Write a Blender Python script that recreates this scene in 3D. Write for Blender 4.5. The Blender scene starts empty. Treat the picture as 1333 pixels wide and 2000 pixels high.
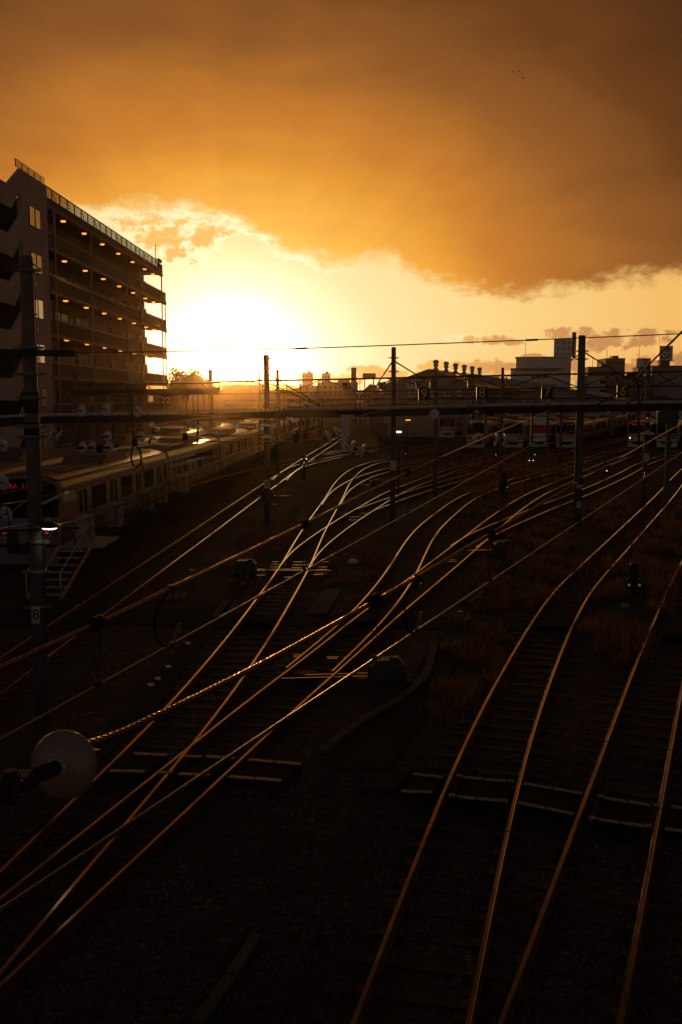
import bpy, math, random
from mathutils import Vector, Matrix, noise as mnoise
R = math.radians
rng = random.Random(7)
scene = bpy.context.scene
C = scene.collection

# ------------------------------------------------------------------ camera
RH = 0.17                      # height of the rail heads
CAMZ = 6.3 + RH
PITCH = math.atan(220/1944.4)
cam_d = bpy.data.cameras.new('camera'); cam = bpy.data.objects.new('camera', cam_d); C.objects.link(cam)
cam.location = (0, 0, CAMZ); cam.rotation_euler = (math.pi/2-PITCH, 0, 0)
cam_d.sensor_fit = 'VERTICAL'; cam_d.sensor_height = 36; cam_d.lens = 35
cam_d.clip_start = 0.1; cam_d.clip_end = 20000
scene.camera = cam
scene.view_settings.view_transform = 'Standard'; scene.view_settings.look = 'None'
scene.view_settings.exposure = 0; scene.view_settings.gamma = 1
scene.view_settings.use_curve_mapping = False
scene.cycles.max_bounces = 5; scene.cycles.volume_bounces = 0
scene.cycles.sample_clamp_indirect = 3

F = 1944.4
cp, sp_ = math.cos(PITCH), math.sin(PITCH)
def ray(x, y):
    a = (x-667)/F; b = (1000-y)/F
    return Vector((a, cp + b*sp_, -sp_ + b*cp))
def G(x, y, z=RH):             # where the line of sight meets height z
    r = ray(x, y); t = (z-CAMZ)/r.z
    return Vector((r.x*t, r.y*t, z))
def PD(x, y, d):               # a place d metres in front
    r = ray(x, y); t = d/r.y
    return Vector((r.x*t, d, CAMZ+r.z*t))
def lin(r, g, b):
    f = lambda c: (c/12.92 if c <= .04045 else ((c+.055)/1.055)**2.4)
    return (f(r/255), f(g/255), f(b/255), 1)

# ------------------------------------------------------------------ sky
SUN_AZ = math.degrees(math.atan((455-667)/F)); SUN_EL = 1.55
def ae(x, y):
    r = ray(x, y).normalized()
    return math.degrees(math.atan2(r.x, r.y)), math.degrees(math.asin(r.z))
world = bpy.data.worlds.new('World'); scene.world = world; world.use_nodes = True
nt = world.node_tree; nt.nodes.clear()
class NB:
    def __init__(s, nt): s.nt = nt
    def m(s, op, *ins, clamp=False):
        n = s.nt.nodes.new('ShaderNodeMath'); n.operation = op; n.use_clamp = clamp
        for i, v in enumerate(ins):
            if hasattr(v, 'node'): s.nt.links.new(v, n.inputs[i])
            else: n.inputs[i].default_value = v
        return n.outputs[0]
    def add(s, *a):
        o = a[0]
        for b in a[1:]: o = s.m('ADD', o, b)
        return o
    def sub(s, a, b): return s.m('SUBTRACT', a, b)
    def mul(s, a, b): return s.m('MULTIPLY', a, b)
    def ss(s, v, lo, hi):
        n = s.nt.nodes.new('ShaderNodeMapRange'); n.interpolation_type = 'SMOOTHSTEP'
        s.nt.links.new(v, n.inputs[0]); n.inputs[1].default_value = lo; n.inputs[2].default_value = hi
        return n.outputs[0]
    def ramp(s, v, stops, interp='LINEAR'):
        n = s.nt.nodes.new('ShaderNodeValToRGB'); n.color_ramp.interpolation = interp
        s.nt.links.new(v, n.inputs[0]); e = n.color_ramp.elements
        while len(e) < len(stops): e.new(0.5)
        for i, (p, c) in enumerate(stops): e[i].position = p; e[i].color = c
        return n.outputs[0]
    def curve(s, v, pts):
        n = s.nt.nodes.new('ShaderNodeFloatCurve'); c = n.mapping.curves[0]
        s.nt.links.new(v, n.inputs[1])
        while len(c.points) < len(pts): c.points.new(0.5, 0.5)
        for i, (p, q) in enumerate(pts): c.points[i].location = (p, q)
        n.mapping.update(); return n.outputs[0]
    def mixc(s, f, a, b, mode='MIX'):
        n = s.nt.nodes.new('ShaderNodeMix'); n.data_type = 'RGBA'; n.blend_type = mode
        n.clamp_factor = True
        for i, v in ((0, f), (6, a), (7, b)):
            if hasattr(v, 'node'): s.nt.links.new(v, n.inputs[i])
            else: n.inputs[i].default_value = v
        return n.outputs[2]
    def vec(s, x, y, z):
        n = s.nt.nodes.new('ShaderNodeCombineXYZ')
        for i, v in enumerate((x, y, z)):
            if hasattr(v, 'node'): s.nt.links.new(v, n.inputs[i])
            else: n.inputs[i].default_value = v
        return n.outputs[0]
    def noise(s, v, scale, detail=4, rough=.55, dist=0):
        n = s.nt.nodes.new('ShaderNodeTexNoise'); n.inputs['Scale'].default_value = scale
        n.inputs['Detail'].default_value = detail; n.inputs['Roughness'].default_value = rough
        n.inputs['Distortion'].default_value = dist
        s.nt.links.new(v, n.inputs['Vector']); return n.outputs['Fac']
W = NB(nt)
tc = nt.nodes.new('ShaderNodeTexCoord'); sx = nt.nodes.new('ShaderNodeSeparateXYZ')
nt.links.new(tc.outputs['Generated'], sx.inputs[0])
az = W.mul(W.m('ARCTAN2', sx.outputs[0], sx.outputs[1]), 180/math.pi)
el = W.mul(W.m('ARCSINE', sx.outputs[2]), 180/math.pi)
dx = W.sub(az, SUN_AZ); dy = W.sub(el, SUN_EL)
def hyp(a, b): return W.m('SQRT', W.add(W.mul(a, a), W.mul(b, b)))
r_el0 = hyp(W.mul(dx, .75), dy)         # distance from the sun, stretched along the horizon
r_sun = hyp(dx, dy)
p2 = W.vec(az, W.mul(el, 1.7), 0.0)
n_big = W.noise(p2, .12, 3, .5, .4)
n_mid = W.noise(p2, .55, 6, .6, .3)
n_fine = W.noise(p2, 1.7, 5, .62, .2)
p4 = W.vec(W.mul(az, .8), W.mul(el, 2.2), 9.1)
n_streak = W.noise(p4, .09, 4, .55, .8)
r_el = W.mul(r_el0, W.add(.88, W.mul(n_streak, .28)))
# clear air behind the clouds
D = 90.0
def st(stops): return [(d/D, c) for d, c in stops]
clear = W.ramp(W.mul(r_el0, 1/D), st([(0, (4.5, 2.5, 1.3, 1)), (2.2, (3.0, 1.85, 1.05, 1)), (4.4, (1.2, .95, .64, 1)), (7, lin(255, 231, 168)), (12.6, lin(252, 212, 133)),
        (19, lin(244, 188, 104)), (28, lin(205, 140, 78)), (45, lin(80, 54, 38)), (90, lin(34, 28, 27))]))
redden = W.ss(el, 4.5, -.5)
far_r = W.ss(r_el, 4.0, 14)
clear = W.mixc(W.mul(W.mul(redden, far_r), .65), clear, (1.0, .70, .55, 1), 'MULTIPLY')
# the cloud deck
deck = W.ramp(W.mul(r_el, 1/D), st([(4, lin(255, 214, 120)), (8.5, lin(254, 188, 80)), (11.3, lin(236, 158, 58)), (13.4, lin(204, 127, 48)), (17.7, lin(148, 91, 41)),
        (22.3, lin(106, 62, 28)), (29.2, lin(66, 38, 19)), (37, lin(38, 24, 14)), (50, lin(30, 22, 17)), (90, lin(30, 25, 23))]))
ang = W.m('ARCTAN2', dx, dy)
n_ray = W.noise(W.vec(W.mul(ang, 4.2), .5, 2.0), 1.0, 3, .6)
ray_w = W.mul(W.ss(r_sun, 7, 11), W.ss(r_sun, 30, 14))
var = W.add(.80, W.mul(n_big, .30), W.mul(n_mid, .10), W.mul(W.mul(W.sub(n_ray, .5), .24), ray_w))
deck = W.mixc(1.0, deck, W.vec(var, var, var), 'MULTIPLY')
A0, A1 = -40.0, 40.0
edge_px = [(-600, 400), (60, 405), (200, 408), (300, 398), (400, 414), (470, 432), (530, 466), (580, 492), (660, 508), (740, 502), (790, 520), (860, 548), (930, 566), (990, 572), (1080, 566), (1180, 552), (1260, 540), (1340, 528), (1600, 500), (1900, 480)]
cv = []
for x, y in edge_px:
    a, e = ae(x, y); cv.append(((a-A0)/(A1-A0), e/15))
edge = W.mul(W.curve(W.m('DIVIDE', W.sub(az, A0), A1-A0), cv), 15)
over = W.add(W.sub(el, edge), .35, W.mul(W.sub(n_mid, .5), 2.2), W.mul(W.sub(n_fine, .5), .95))
# side and rear sky: the deck reaches the horizon away from the sunset
back = W.ss(W.m('ABSOLUTE', az), 32, 60)
mask = W.m('MAXIMUM', W.ss(over, -.3, 1.0), back)
# loose cumulus: (x, y, half width, half height)
blobs = [(335, 466, 95, 26), (415, 452, 40, 26), (350, 492, 55, 20), (290, 430, 90, 12), 
         (950, 664, 62, 12), (1000, 670, 30, 8), (1120, 655, 55, 16), (1185, 668, 55, 26), (1255, 664, 50, 14), (1270, 655, 26, 14), (1040, 700, 30, 10),
         (960, 720, 90, 20), (870, 716, 60, 14), (760, 730, 110, 14), (700, 722, 60, 10), (960, 745, 220, 22), (650, 742, 130, 16), (1330, 710, 120, 24), (1320, 648, 30, 6), (1100, 712, 60, 14), (1250, 720, 90, 20)]
dens = None
for x, y, rx, ry in blobs:
    a, e = ae(x, y)
    k1 = 57.3/F*rx; k2 = 57.3/F*ry
    q = W.sub(1.0, W.add(W.m('POWER', W.m('ABSOLUTE', W.mul(W.sub(az, a), 1/k1)), 2), W.m('POWER', W.m('ABSOLUTE', W.mul(W.sub(el, e), 1/k2)), 2)))
    dens = q if dens is None else W.m('MAXIMUM', dens, q)
p3 = W.vec(az, W.mul(el, 1.3), 3.7)
n_cu = W.noise(p3, 1.1, 7, .62, .25)
cu = W.add(W.m('MAXIMUM', dens, -3.0), W.mul(W.sub(n_cu, .5), 5.5))
cmask = W.mul(W.ss(cu, .0, .9), .86)
cu_col = W.ramp(W.mul(r_el, 1/D), st([(3, lin(255, 205, 120)), (6, lin(238, 160, 70)), (9, lin(250, 190, 92)), (12, lin(205, 140, 80)), (18, lin(186, 128, 80)), (26, lin(120, 82, 58))]))
lowc = W.ss(el, 3.4, 1.2)
cu_col = W.mixc(W.mul(lowc, .5), cu_col, (.82, .72, .66, 1), 'MULTIPLY')
rimw = W.ss(r_el0, 13, 7)
def rim(v, lo, mid, hi): return W.mul(W.ss(v, lo, mid), W.ss(v, hi, mid))
sky_c = clear
sky_c = W.mixc(cmask, sky_c, cu_col)
sky_c = W.mixc(mask, sky_c, deck)
rr = W.mul(W.m('MAXIMUM', W.mul(rim(over, -.55, -.05, .3), W.ss(az, 1.5, -3.0)), W.mul(rim(cu, -.7, 0.0, .7), .8)), W.mul(rimw, W.ss(n_fine, .3, .62)))
rr = W.mul(rr, W.ss(el, 2.0, 4.0))
sky_c = W.mixc(rr, sky_c, (1.25, 1.02, .62, 1))
# the glow of the sun through thin air and cloud
glow = W.m('POWER', 2.718, W.mul(W.mul(r_sun, r_sun), -1/14.0))
glow2 = W.m('POWER', 2.718, W.mul(r_sun, -1/1.1))
add1 = W.mixc(1.0, (0, 0, 0, 1), (0, 0, 0, 1))
gl = nt.nodes.new('ShaderNodeVectorMath'); gl.operation = 'SCALE'; gl.inputs[0].default_value = (1.6, .95, .5)
nt.links.new(W.add(glow, W.mul(glow2, 9.0)), gl.inputs[3])
va = nt.nodes.new('ShaderNodeVectorMath'); va.operation = 'ADD'
vr = nt.nodes.new('ShaderNodeVectorMath'); vr.operation = 'SCALE'; vr.inputs[0].default_value = (.10, .08, .075)
nt.links.new(W.mul(W.ss(sx.outputs[1], .1, -.5), W.ss(el, 50, 3)), vr.inputs[3])
vq = nt.nodes.new('ShaderNodeVectorMath'); vq.operation = 'ADD'; nt.links.new(sky_c, vq.inputs[0]); nt.links.new(vr.outputs[0], vq.inputs[1])
nt.links.new(vq.outputs[0], va.inputs[0]); nt.links.new(gl.outputs[0], va.inputs[1])
# the blue-grey dusk air of the physical sky, seen behind and overhead
nis = nt.nodes.new('ShaderNodeTexSky'); nis.sky_type = 'NISHITA'; nis.sun_disc = False
nis.sun_elevation = R(SUN_EL); nis.sun_rotation = R(SUN_AZ); nis.dust_density = 2.0
bg1 = nt.nodes.new('ShaderNodeBackground'); bg1.inputs[1].default_value = 1.0
nt.links.new(va.outputs[0], bg1.inputs[0])
bg2 = nt.nodes.new('ShaderNodeBackground'); bg2.inputs[1].default_value = .05
nt.links.new(nis.outputs[0], bg2.inputs[0])
mx = nt.nodes.new('ShaderNodeMixShader'); ow = nt.nodes.new('ShaderNodeOutputWorld')
rear = W.mul(W.ss(sx.outputs[1], .35, -.4), .09)
nt.links.new(rear, mx.inputs[0]); nt.links.new(bg1.outputs[0], mx.inputs[1]); nt.links.new(bg2.outputs[0], mx.inputs[2])
nt.links.new(mx.outputs[0], ow.inputs[0])
world.cycles.sampling_method = 'MANUAL'; world.cycles.sample_map_resolution = 1024

sun_d = bpy.data.lights.new('sun', 'SUN'); sun = bpy.data.objects.new('sun', sun_d); C.objects.link(sun)
sun_d.energy = 2.2; sun_d.angle = R(.53); sun_d.color = (1, .43, .10)
a_, e_ = R(SUN_AZ), R(SUN_EL)
sdir = Vector((math.sin(a_)*math.cos(e_), math.cos(a_)*math.cos(e_), math.sin(e_)))
sun.rotation_euler = sdir.to_track_quat('Z', 'Y').to_euler()

# ------------------------------------------------------------------ materials
def mat(name, col, rough=.7, metal=0, var=.25, scale=4, bump=0, bscale=None, emit=None, spec=.5, stretch=None, transl=0, clear=0):
    m = bpy.data.materials.new(name); m.use_nodes = True
    t = m.node_tree; b = t.nodes['Principled BSDF']; n = NB(t)
    tcn = t.nodes.new('ShaderNodeTexCoord'); co = tcn.outputs['Object']
    if stretch:
        mp = t.nodes.new('ShaderNodeMapping'); mp.inputs['Scale'].default_value = stretch
        t.links.new(co, mp.inputs[0]); co = mp.outputs[0]
    f = n.noise(co, scale, 6, .6)
    lo = [c*(1-var) for c in col[:3]]+[1]; hi = [min(1, c*(1+var)) for c in col[:3]]+[1]
    cr = n.ramp(f, [(.3, lo), (.7, hi)]); t.links.new(cr, b.inputs['Base Color'])
    rr_ = n.add(rough-.1, n.mul(f, .2)); t.links.new(rr_, b.inputs['Roughness'])
    b.inputs['Metallic'].default_value = metal; b.inputs['Specular IOR Level'].default_value = spec
    if bump:
        bn = t.nodes.new('ShaderNodeBump'); bn.inputs['Strength'].default_value = bump; bn.inputs['Distance'].default_value = .05
        t.links.new(n.noise(co, bscale or scale*4, 4, .6), bn.inputs['Height']); t.links.new(bn.outputs[0], b.inputs['Normal'])
    if emit:
        b.inputs['Emission Color'].default_value = tuple(emit[:3])+(1,); b.inputs['Emission Strength'].default_value = emit[3]
    if transl:
        tr = t.nodes.new('ShaderNodeBsdfTranslucent'); t.links.new(cr, tr.inputs[0])
        ms = t.nodes.new('ShaderNodeMixShader'); ms.inputs[0].default_value = transl
        t.links.new(b.outputs[0], ms.inputs[1]); t.links.new(tr.outputs[0], ms.inputs[2])
        t.links.new(ms.outputs[0], t.nodes['Material Output'].inputs[0])
    if clear:
        tr = t.nodes.new('ShaderNodeBsdfTransparent'); ms = t.nodes.new('ShaderNodeMixShader'); ms.inputs[0].default_value = clear
        t.links.new(b.outputs[0], ms.inputs[1]); t.links.new(tr.outputs[0], ms.inputs[2]); t.links.new(ms.outputs[0], t.nodes['Material Output'].inputs[0])
    return m

# ------------------------------------------------------------------ mesh helpers
class MB:
    def __init__(s): s.v = []; s.f = []; s.mi = []; s.sm = []
    def face(s, idx, mi=0, smooth=False): s.f.append(tuple(idx)); s.mi.append(mi); s.sm.append(smooth)
    def box(s, c, size, rz=0, mi=0, M=None):
        c = Vector(c); hx, hy, hz = [q/2 for q in size]
        if M is None: M = Matrix.Rotation(rz, 3, 'Z')
        b = len(s.v)
        for z in (-hz, hz):
            for x, y in ((-hx, -hy), (hx, -hy), (hx, hy), (-hx, hy)): s.v.append(c+M@Vector((x, y, z)))
        for q in ((3, 2, 1, 0), (4, 5, 6, 7), (0, 1, 5, 4), (1, 2, 6, 5), (2, 3, 7, 6), (3, 0, 4, 7)): s.face([b+i for i in q], mi)
        return s
    def bar(s, p, q, w, h=None, mi=0):       # a square bar from p to q
        p, q = Vector(p), Vector(q); d = q-p; L = d.length
        if L < 1e-6: return s
        M = d.to_track_quat('Y', 'Z').to_matrix()
        return s.box((p+q)/2, (w, L, h or w), M=M, mi=mi)
    def tube(s, pts, r, n=8, mi=0, caps=True, lobes=0, twist=0, lobe_a=.25):
        pts = [Vector(p) for p in pts]; b = len(s.v); N = len(pts); acc = 0
        for i, p in enumerate(pts):
            d = (pts[min(i+1, N-1)]-pts[max(i-1, 0)]).normalized()
            u = d.cross(Vector((0, 0, 1)))
            u = u.normalized() if u.length > 1e-3 else Vector((1, 0, 0))
            w = u.cross(d); rr = r[i] if isinstance(r, (list, tuple)) else r
            if i: acc += (p-pts[i-1]).length
            for k in range(n):
                a = 2*math.pi*k/n; ra = rr
                if lobes: ra = rr*(1+lobe_a*math.cos(lobes*(a+acc*twist)))
                s.v.append(p+(u*math.cos(a)+w*math.sin(a))*ra)
        for i in range(N-1):
            for k in range(n):
                k2 = (k+1) % n
                s.face((b+i*n+k, b+i*n+k2, b+(i+1)*n+k2, b+(i+1)*n+k), mi, True)
        if caps:
            s.face([b+k for k in range(n)][::-1], mi); s.face([b+(N-1)*n+k for k in range(n)], mi)
        return s
    def lathe(s, prof, origin, axis=(0, 0, 1), n=16, mi=0):   # prof: (radius, along the axis)
        o = Vector(origin); Q = Vector(axis).to_track_quat('Z', 'Y').to_matrix(); b = len(s.v)
        for rr, h in prof:
            for k in range(n):
                a = 2*math.pi*k/n; s.v.append(o+Q@Vector((rr*math.cos(a), rr*math.sin(a), h)))
        for i in range(len(prof)-1):
            for k in range(n):
                k2 = (k+1) % n; s.face((b+i*n+k, b+i*n+k2, b+(i+1)*n+k2, b+(i+1)*n+k), mi, True)
        s.face([b+k for k in range(n)][::-1], mi); s.face([b+(len(prof)-1)*n+k for k in range(n)], mi)
        return s
    def prism(s, poly, ext, mi=0):           # planar polygon pushed along ext
        poly = [Vector(p) for p in poly]; e = Vector(ext); b = len(s.v); n = len(poly)
        s.v += poly; s.v += [p+e for p in poly]
        s.face(range(b+n-1, b-1, -1), mi); s.face(range(b+n, b+2*n), mi)
        for k in range(n):
            k2 = (k+1) % n; s.face((b+k, b+k2, b+n+k2, b+n+k), mi)
        return s
    def sweep(s, pts, prof, mis=None, z=0, caps=True):   # closed profile (side, up) along a level path
        b = len(s.v); N = len(pts); n = len(prof)
        for i, p in enumerate(pts):
            d = pts[min(i+1, N-1)]-pts[max(i-1, 0)]; d.z = 0; d.normalize(); u = Vector((d.y, -d.x, 0))
            for x, h in prof: s.v.append(Vector((p.x+u.x*x, p.y+u.y*x, z+h)))
        for i in range(N-1):
            for k in range(n):
                k2 = (k+1) % n
                s.face((b+i*n+k, b+i*n+k2, b+(i+1)*n+k2, b+(i+1)*n+k), mis[k] if mis else 0)
        if caps: s.face([b+k for k in range(n)][::-1], mis[-1] if mis else 0); s.face([b+(N-1)*n+k for k in range(n)], mis[-1] if mis else 0)
        return s
    def mesh(s, name, mats, off=None):
        me = bpy.data.meshes.new(name)
        vs = s.v if off is None else [v-off for v in s.v]
        me.from_pydata([tuple(v) for v in vs], [], s.f)
        for m in (mats if isinstance(mats, (list, tuple)) else [mats]): me.materials.append(m)
        me.polygons.foreach_set('material_index', s.mi); me.polygons.foreach_set('use_smooth', s.sm)
        me.update(); return me
    def fixn(s, me):
        import bmesh
        bm = bmesh.new(); bm.from_mesh(me); bmesh.ops.recalc_face_normals(bm, faces=bm.faces); bm.to_mesh(me); bm.free()
ORG = {}
def origin_of(o):
    while o.parent: o = o.parent
    return ORG.get(o.name, Vector((0, 0, 0)))
def build(name, mb, mats, parent=None, local=False):
    if parent is not None:
        off = None if local else origin_of(parent)
    else:
        xs = [v.x for v in mb.v]; ys = [v.y for v in mb.v]; zs = [v.z for v in mb.v]
        off = Vector(((min(xs)+max(xs))/2, (min(ys)+max(ys))/2, min(zs)))
    me = mb.mesh(name, mats, off); mb.fixn(me)
    o = bpy.data.objects.new(name, me); C.objects.link(o)
    if parent is not None: o.parent = parent
    else: o.location = off; ORG[o.name] = off
    return o
def tag(o, label=None, cat=None, group=None, kind=None):
    if label: o['label'] = label
    if cat: o['category'] = cat
    if group: o['group'] = group
    if kind: o['kind'] = kind
    return o
def thing(name, label, cat, loc=(0, 0, 0), group=None, rz=0):
    o = bpy.data.objects.new(name, None); C.objects.link(o); o.location = loc; o.rotation_euler = (0, 0, rz)
    o.empty_display_size = .2; ORG[o.name] = Vector(loc)
    return tag(o, label, cat, group)
def copy_tree(o, parent=None):
    c = o.copy(); C.objects.link(c)
    if parent is not None: c.parent = parent
    for ch in o.children: copy_tree(ch, c)
    return c
def text_mb(txt, size, M, loc, depth=.01, mi=0, mb=None, bold=0, align='CENTER'):
    cu = bpy.data.curves.new('writing', 'FONT'); cu.body = txt; cu.size = size; cu.extrude = depth; cu.offset = bold
    cu.align_x = align; cu.align_y = 'CENTER'; cu.resolution_u = 3
    o = bpy.data.objects.new('writing', cu); C.objects.link(o)
    dg = bpy.context.evaluated_depsgraph_get(); me = bpy.data.meshes.new_from_object(o.evaluated_get(dg))
    mb = mb or MB(); b = len(mb.v); loc = Vector(loc)
    for v in me.vertices: mb.v.append(loc+M@v.co)
    for p in me.polygons: mb.face([b+i for i in p.vertices], mi)
    bpy.data.objects.remove(o); bpy.data.curves.remove(cu); bpy.data.meshes.remove(me)
    return mb
FACE_CAM = Matrix(((1, 0, 0), (0, 0, -1), (0, 1, 0)))      # text standing upright, read from -Y
def crom(pts, step=1.0):
    pts = [Vector(p) for p in pts]
    P = [pts[0]*2-pts[1]]+pts+[pts[-1]*2-pts[-2]]; out = []
    for i in range(1, len(P)-2):
        n = max(1, int((P[i+1]-P[i]).length/step))
        for k in range(n):
            t = k/n; a, b, c, d = P[i-1], P[i], P[i+1], P[i+2]
            out.append(.5*((2*b)+(c-a)*t+(2*a-5*b+4*c-d)*t*t+(3*b-a-3*c+d)*t**3))
    out.append(pts[-1]); return out
def resample(pts, step):
    out = [pts[0].copy()]; acc = 0
    for a, b in zip(pts, pts[1:]):
        L = (b-a).length; t = step-acc
        while t < L: out.append(a+(b-a)*(t/L)); t += step
        acc = (acc+L) % step
    if (out[-1]-pts[-1]).length > .05: out.append(pts[-1].copy())
    return out
def smooth(pts, it=8):
    pts = [p.copy() for p in pts]
    for _ in range(it):
        pts = [pts[0]]+[(pts[i-1]+pts[i]*2+pts[i+1])/4 for i in range(1, len(pts)-1)]+[pts[-1]]
    return pts
def offset(pts, d):
    out = []
    for i, p in enumerate(pts):
        t = pts[min(i+1, len(pts)-1)]-pts[max(i-1, 0)]; t.z = 0; t.normalize()
        out.append(Vector((p.x+t.y*d, p.y-t.x*d, p.z)))
    return out
# ------------------------------------------------------------------ materials used all over
def ballast_mat():
    m = bpy.data.materials.new('ballast'); m.use_nodes = True; t = m.node_tree; b = t.nodes['Principled BSDF']; n = NB(t)
    tcn = t.nodes.new('ShaderNodeTexCoord'); co = tcn.outputs['Object']
    vo = t.nodes.new('ShaderNodeTexVoronoi'); vo.inputs['Scale'].default_value = 14; t.links.new(co, vo.inputs[0])
    vs = t.nodes.new('ShaderNodeSeparateColor'); t.links.new(vo.outputs['Color'], vs.inputs[0])
    big = n.noise(co, .18, 5, .6); mid = n.noise(co, 1.3, 5, .65)
    stone = n.ramp(vs.outputs[0], [(0, (.042, .030, .022, 1)), (.55, (.092, .068, .052, 1)), (.9, (.14, .115, .098, 1)), (1, (.24, .20, .18, 1))])
    dirt = n.ramp(mid, [(.3, (.045, .028, .016, 1)), (.7, (.095, .057, .03, 1))])
    col = n.mixc(n.ss(n.add(big, n.mul(mid, .3)), .55, .78), stone, dirt)
    t.links.new(col, b.inputs['Base Color']); b.inputs['Roughness'].default_value = .85
    b.inputs['Specular IOR Level'].default_value = .08
    bn = t.nodes.new('ShaderNodeBump'); bn.inputs['Strength'].default_value = .9; bn.inputs['Distance'].default_value = .045
    h = n.add(n.mul(vo.outputs['Distance'], -1.0), n.mul(mid, .8), n.mul(vs.outputs[1], .5))
    t.links.new(h, bn.inputs['Height']); t.links.new(bn.outputs[0], b.inputs['Normal'])
    return m
M_ballast = ballast_mat()
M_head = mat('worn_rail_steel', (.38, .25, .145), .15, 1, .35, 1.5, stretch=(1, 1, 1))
M_rust = mat('rusty_rail_side', (.10, .045, .022), .75, 0, .35, 6)
M_sleeper = mat('weathered_timber', (.030, .021, .015), .8, 0, .4, 3, .5, 18)
M_conc = mat('pole_concrete', (.13, .115, .10), .8, 0, .25, 2.5, .3, 30)
M_concl = mat('pale_concrete', (.12, .108, .098), .85, 0, .25, 3, .3, 25, spec=.2)
M_asph = mat('old_asphalt', (.036, .032, .029), .9, 0, .25, 3, .5, 60, spec=.1)
M_galv = mat('galvanised_steel', (.50, .48, .48), .42, .35, .15, 3)
M_band = mat('dull_steel_band', (.16, .155, .15), .6, .3, .2, 3)
M_dark = mat('dark_painted_steel', (.030, .027, .026), .8, 0, .3, 5, spec=.2)
M_cable = mat('black_cable', (.02, .018, .017), .95, 0, .2, 5, spec=.02)
M_contact = mat('contact_wire_metal', (.17, .165, .16), .42, .85, .1, 6)
M_wire = mat('copper_wire', (.40, .24, .13), .33, 1, .2, 8)
M_steelwire = mat('aluminium_wire', (.55, .55, .56), .32, 1, .1, 8)
M_rubber = mat('black_rubber', (.014, .013, .013), .85, 0, .3, 6, spec=.1)
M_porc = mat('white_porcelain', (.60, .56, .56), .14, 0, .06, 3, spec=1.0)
M_porc_near = mat('white_porcelain_dimmed', (.25, .22, .23), .2, 0, .08, 3, .1, 9)  # white porcelain, its colour darkened to stand for dim foreground light
M_white = mat('white_paint', (.72, .70, .68), .5, 0, .12, 5)
M_cream = mat('cream_wall', (.46, .40, .35), .8, 0, .16, 1.5, .15, 12)
M_dull = mat('weathered_copper', (.50, .27, .12), .5, .8, .2, 8)
M_sign = mat('sign_yellow', (.85, .58, .05), .5, 0, .08, 6)
M_yellow = mat('yellow_paint', (.62, .33, .04), .55, 0, .25, 6)
M_black = mat('black_paint', (.012, .012, .012), .5, 0, .2, 6)
M_glass = mat('dark_glass', (.012, .013, .015), .06, 0, .1, 3, spec=.8)
M_lampw = mat('warm_lamp', (1, .7, .3), .5, emit=(1, .36, .05, 1.5))
M_lampc = mat('cool_lamp', (1, 1, .9), .5, emit=(1, .97, .78, 2.5))
M_red = mat('red_led', (.6, .02, .03), .5, emit=(1, .03, .05, .8))
M_plank = mat('crossing_planks', (.034, .025, .015), .9, 0, .4, 2, .5, 25, spec=.1)
M_plate = mat('number_plate_white', (.55, .53, .5), .6, 0, .12, 8)

# ------------------------------------------------------------------ ground
g = MB()
ext = 4000
ring = [-ext, -400, -60, 0, 60, 400, ext]
rows = [-200, -20, 0, 20, 60, 140, 400, 1200, 6000]
for y in rows:
    for x in ring: g.v.append(Vector((x, y, 0)))
n_ = len(ring)
for j in range(len(rows)-1):
    for i in range(n_-1): g.face((j*n_+i, j*n_+i+1, (j+1)*n_+i+1, (j+1)*n_+i))
me = g.mesh('ground', M_ballast); go = bpy.data.objects.new('ground', me); C.objects.link(go); tag(go, kind='structure')

def strip(name, left, right, z, m):         # a flat lane given by its two edges on the ground, a thin slab
    mb = MB(); L = [G(*p, z) for p in left]; Rr = [G(*p, z) for p in right]
    for a, b in zip(L, Rr): mb.v += [a, b, a-Vector((0, 0, z-.002)), b-Vector((0, 0, z-.002))]
    for i in range(len(L)-1):
        a = i*4; c = a+4
        mb.face((a, a+1, c+1, c)); mb.face((a+2, a, c, c+2)); mb.face((a+1, a+3, c+3, c+1))
    mb.face((0, 2, 3, 1)); e = (len(L)-1)*4; mb.face((e, e+1, e+3, e+2))
    return build(name, mb, m)
o = strip('asphalt_path', [(640, 1500), (720, 1410), (800, 1330), (850, 1250), (880, 1180), (960, 1105), (1060, 1040)], [(760, 1500), (830, 1400), (885, 1310), (925, 1225), (955, 1170), (1010, 1110), (1090, 1050)], .03, M_asph); tag(o, kind='structure')
o = strip('asphalt_path', [(150, 1480), (255, 1380), (330, 1290), (392, 1225), (450, 1150), (480, 1105), (530, 1050), (575, 990)], [(205, 1480), (310, 1380), (365, 1300), (425, 1225), (480, 1150), (505, 1105), (548, 1050), (588, 990)], .03, M_asph); tag(o, kind='structure')
o = strip('service_path', [(0, 1190), (200, 1185), (420, 1190)], [(0, 1225), (200, 1215), (420, 1222)], .034, M_asph); tag(o, kind='structure')
o = strip('service_path', [(380, 1203), (620, 1196), (900, 1205), (1030, 1210)], [(370, 1225), (620, 1222), (900, 1228), (1020, 1232)], .026, M_asph); tag(o, kind='structure')

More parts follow.
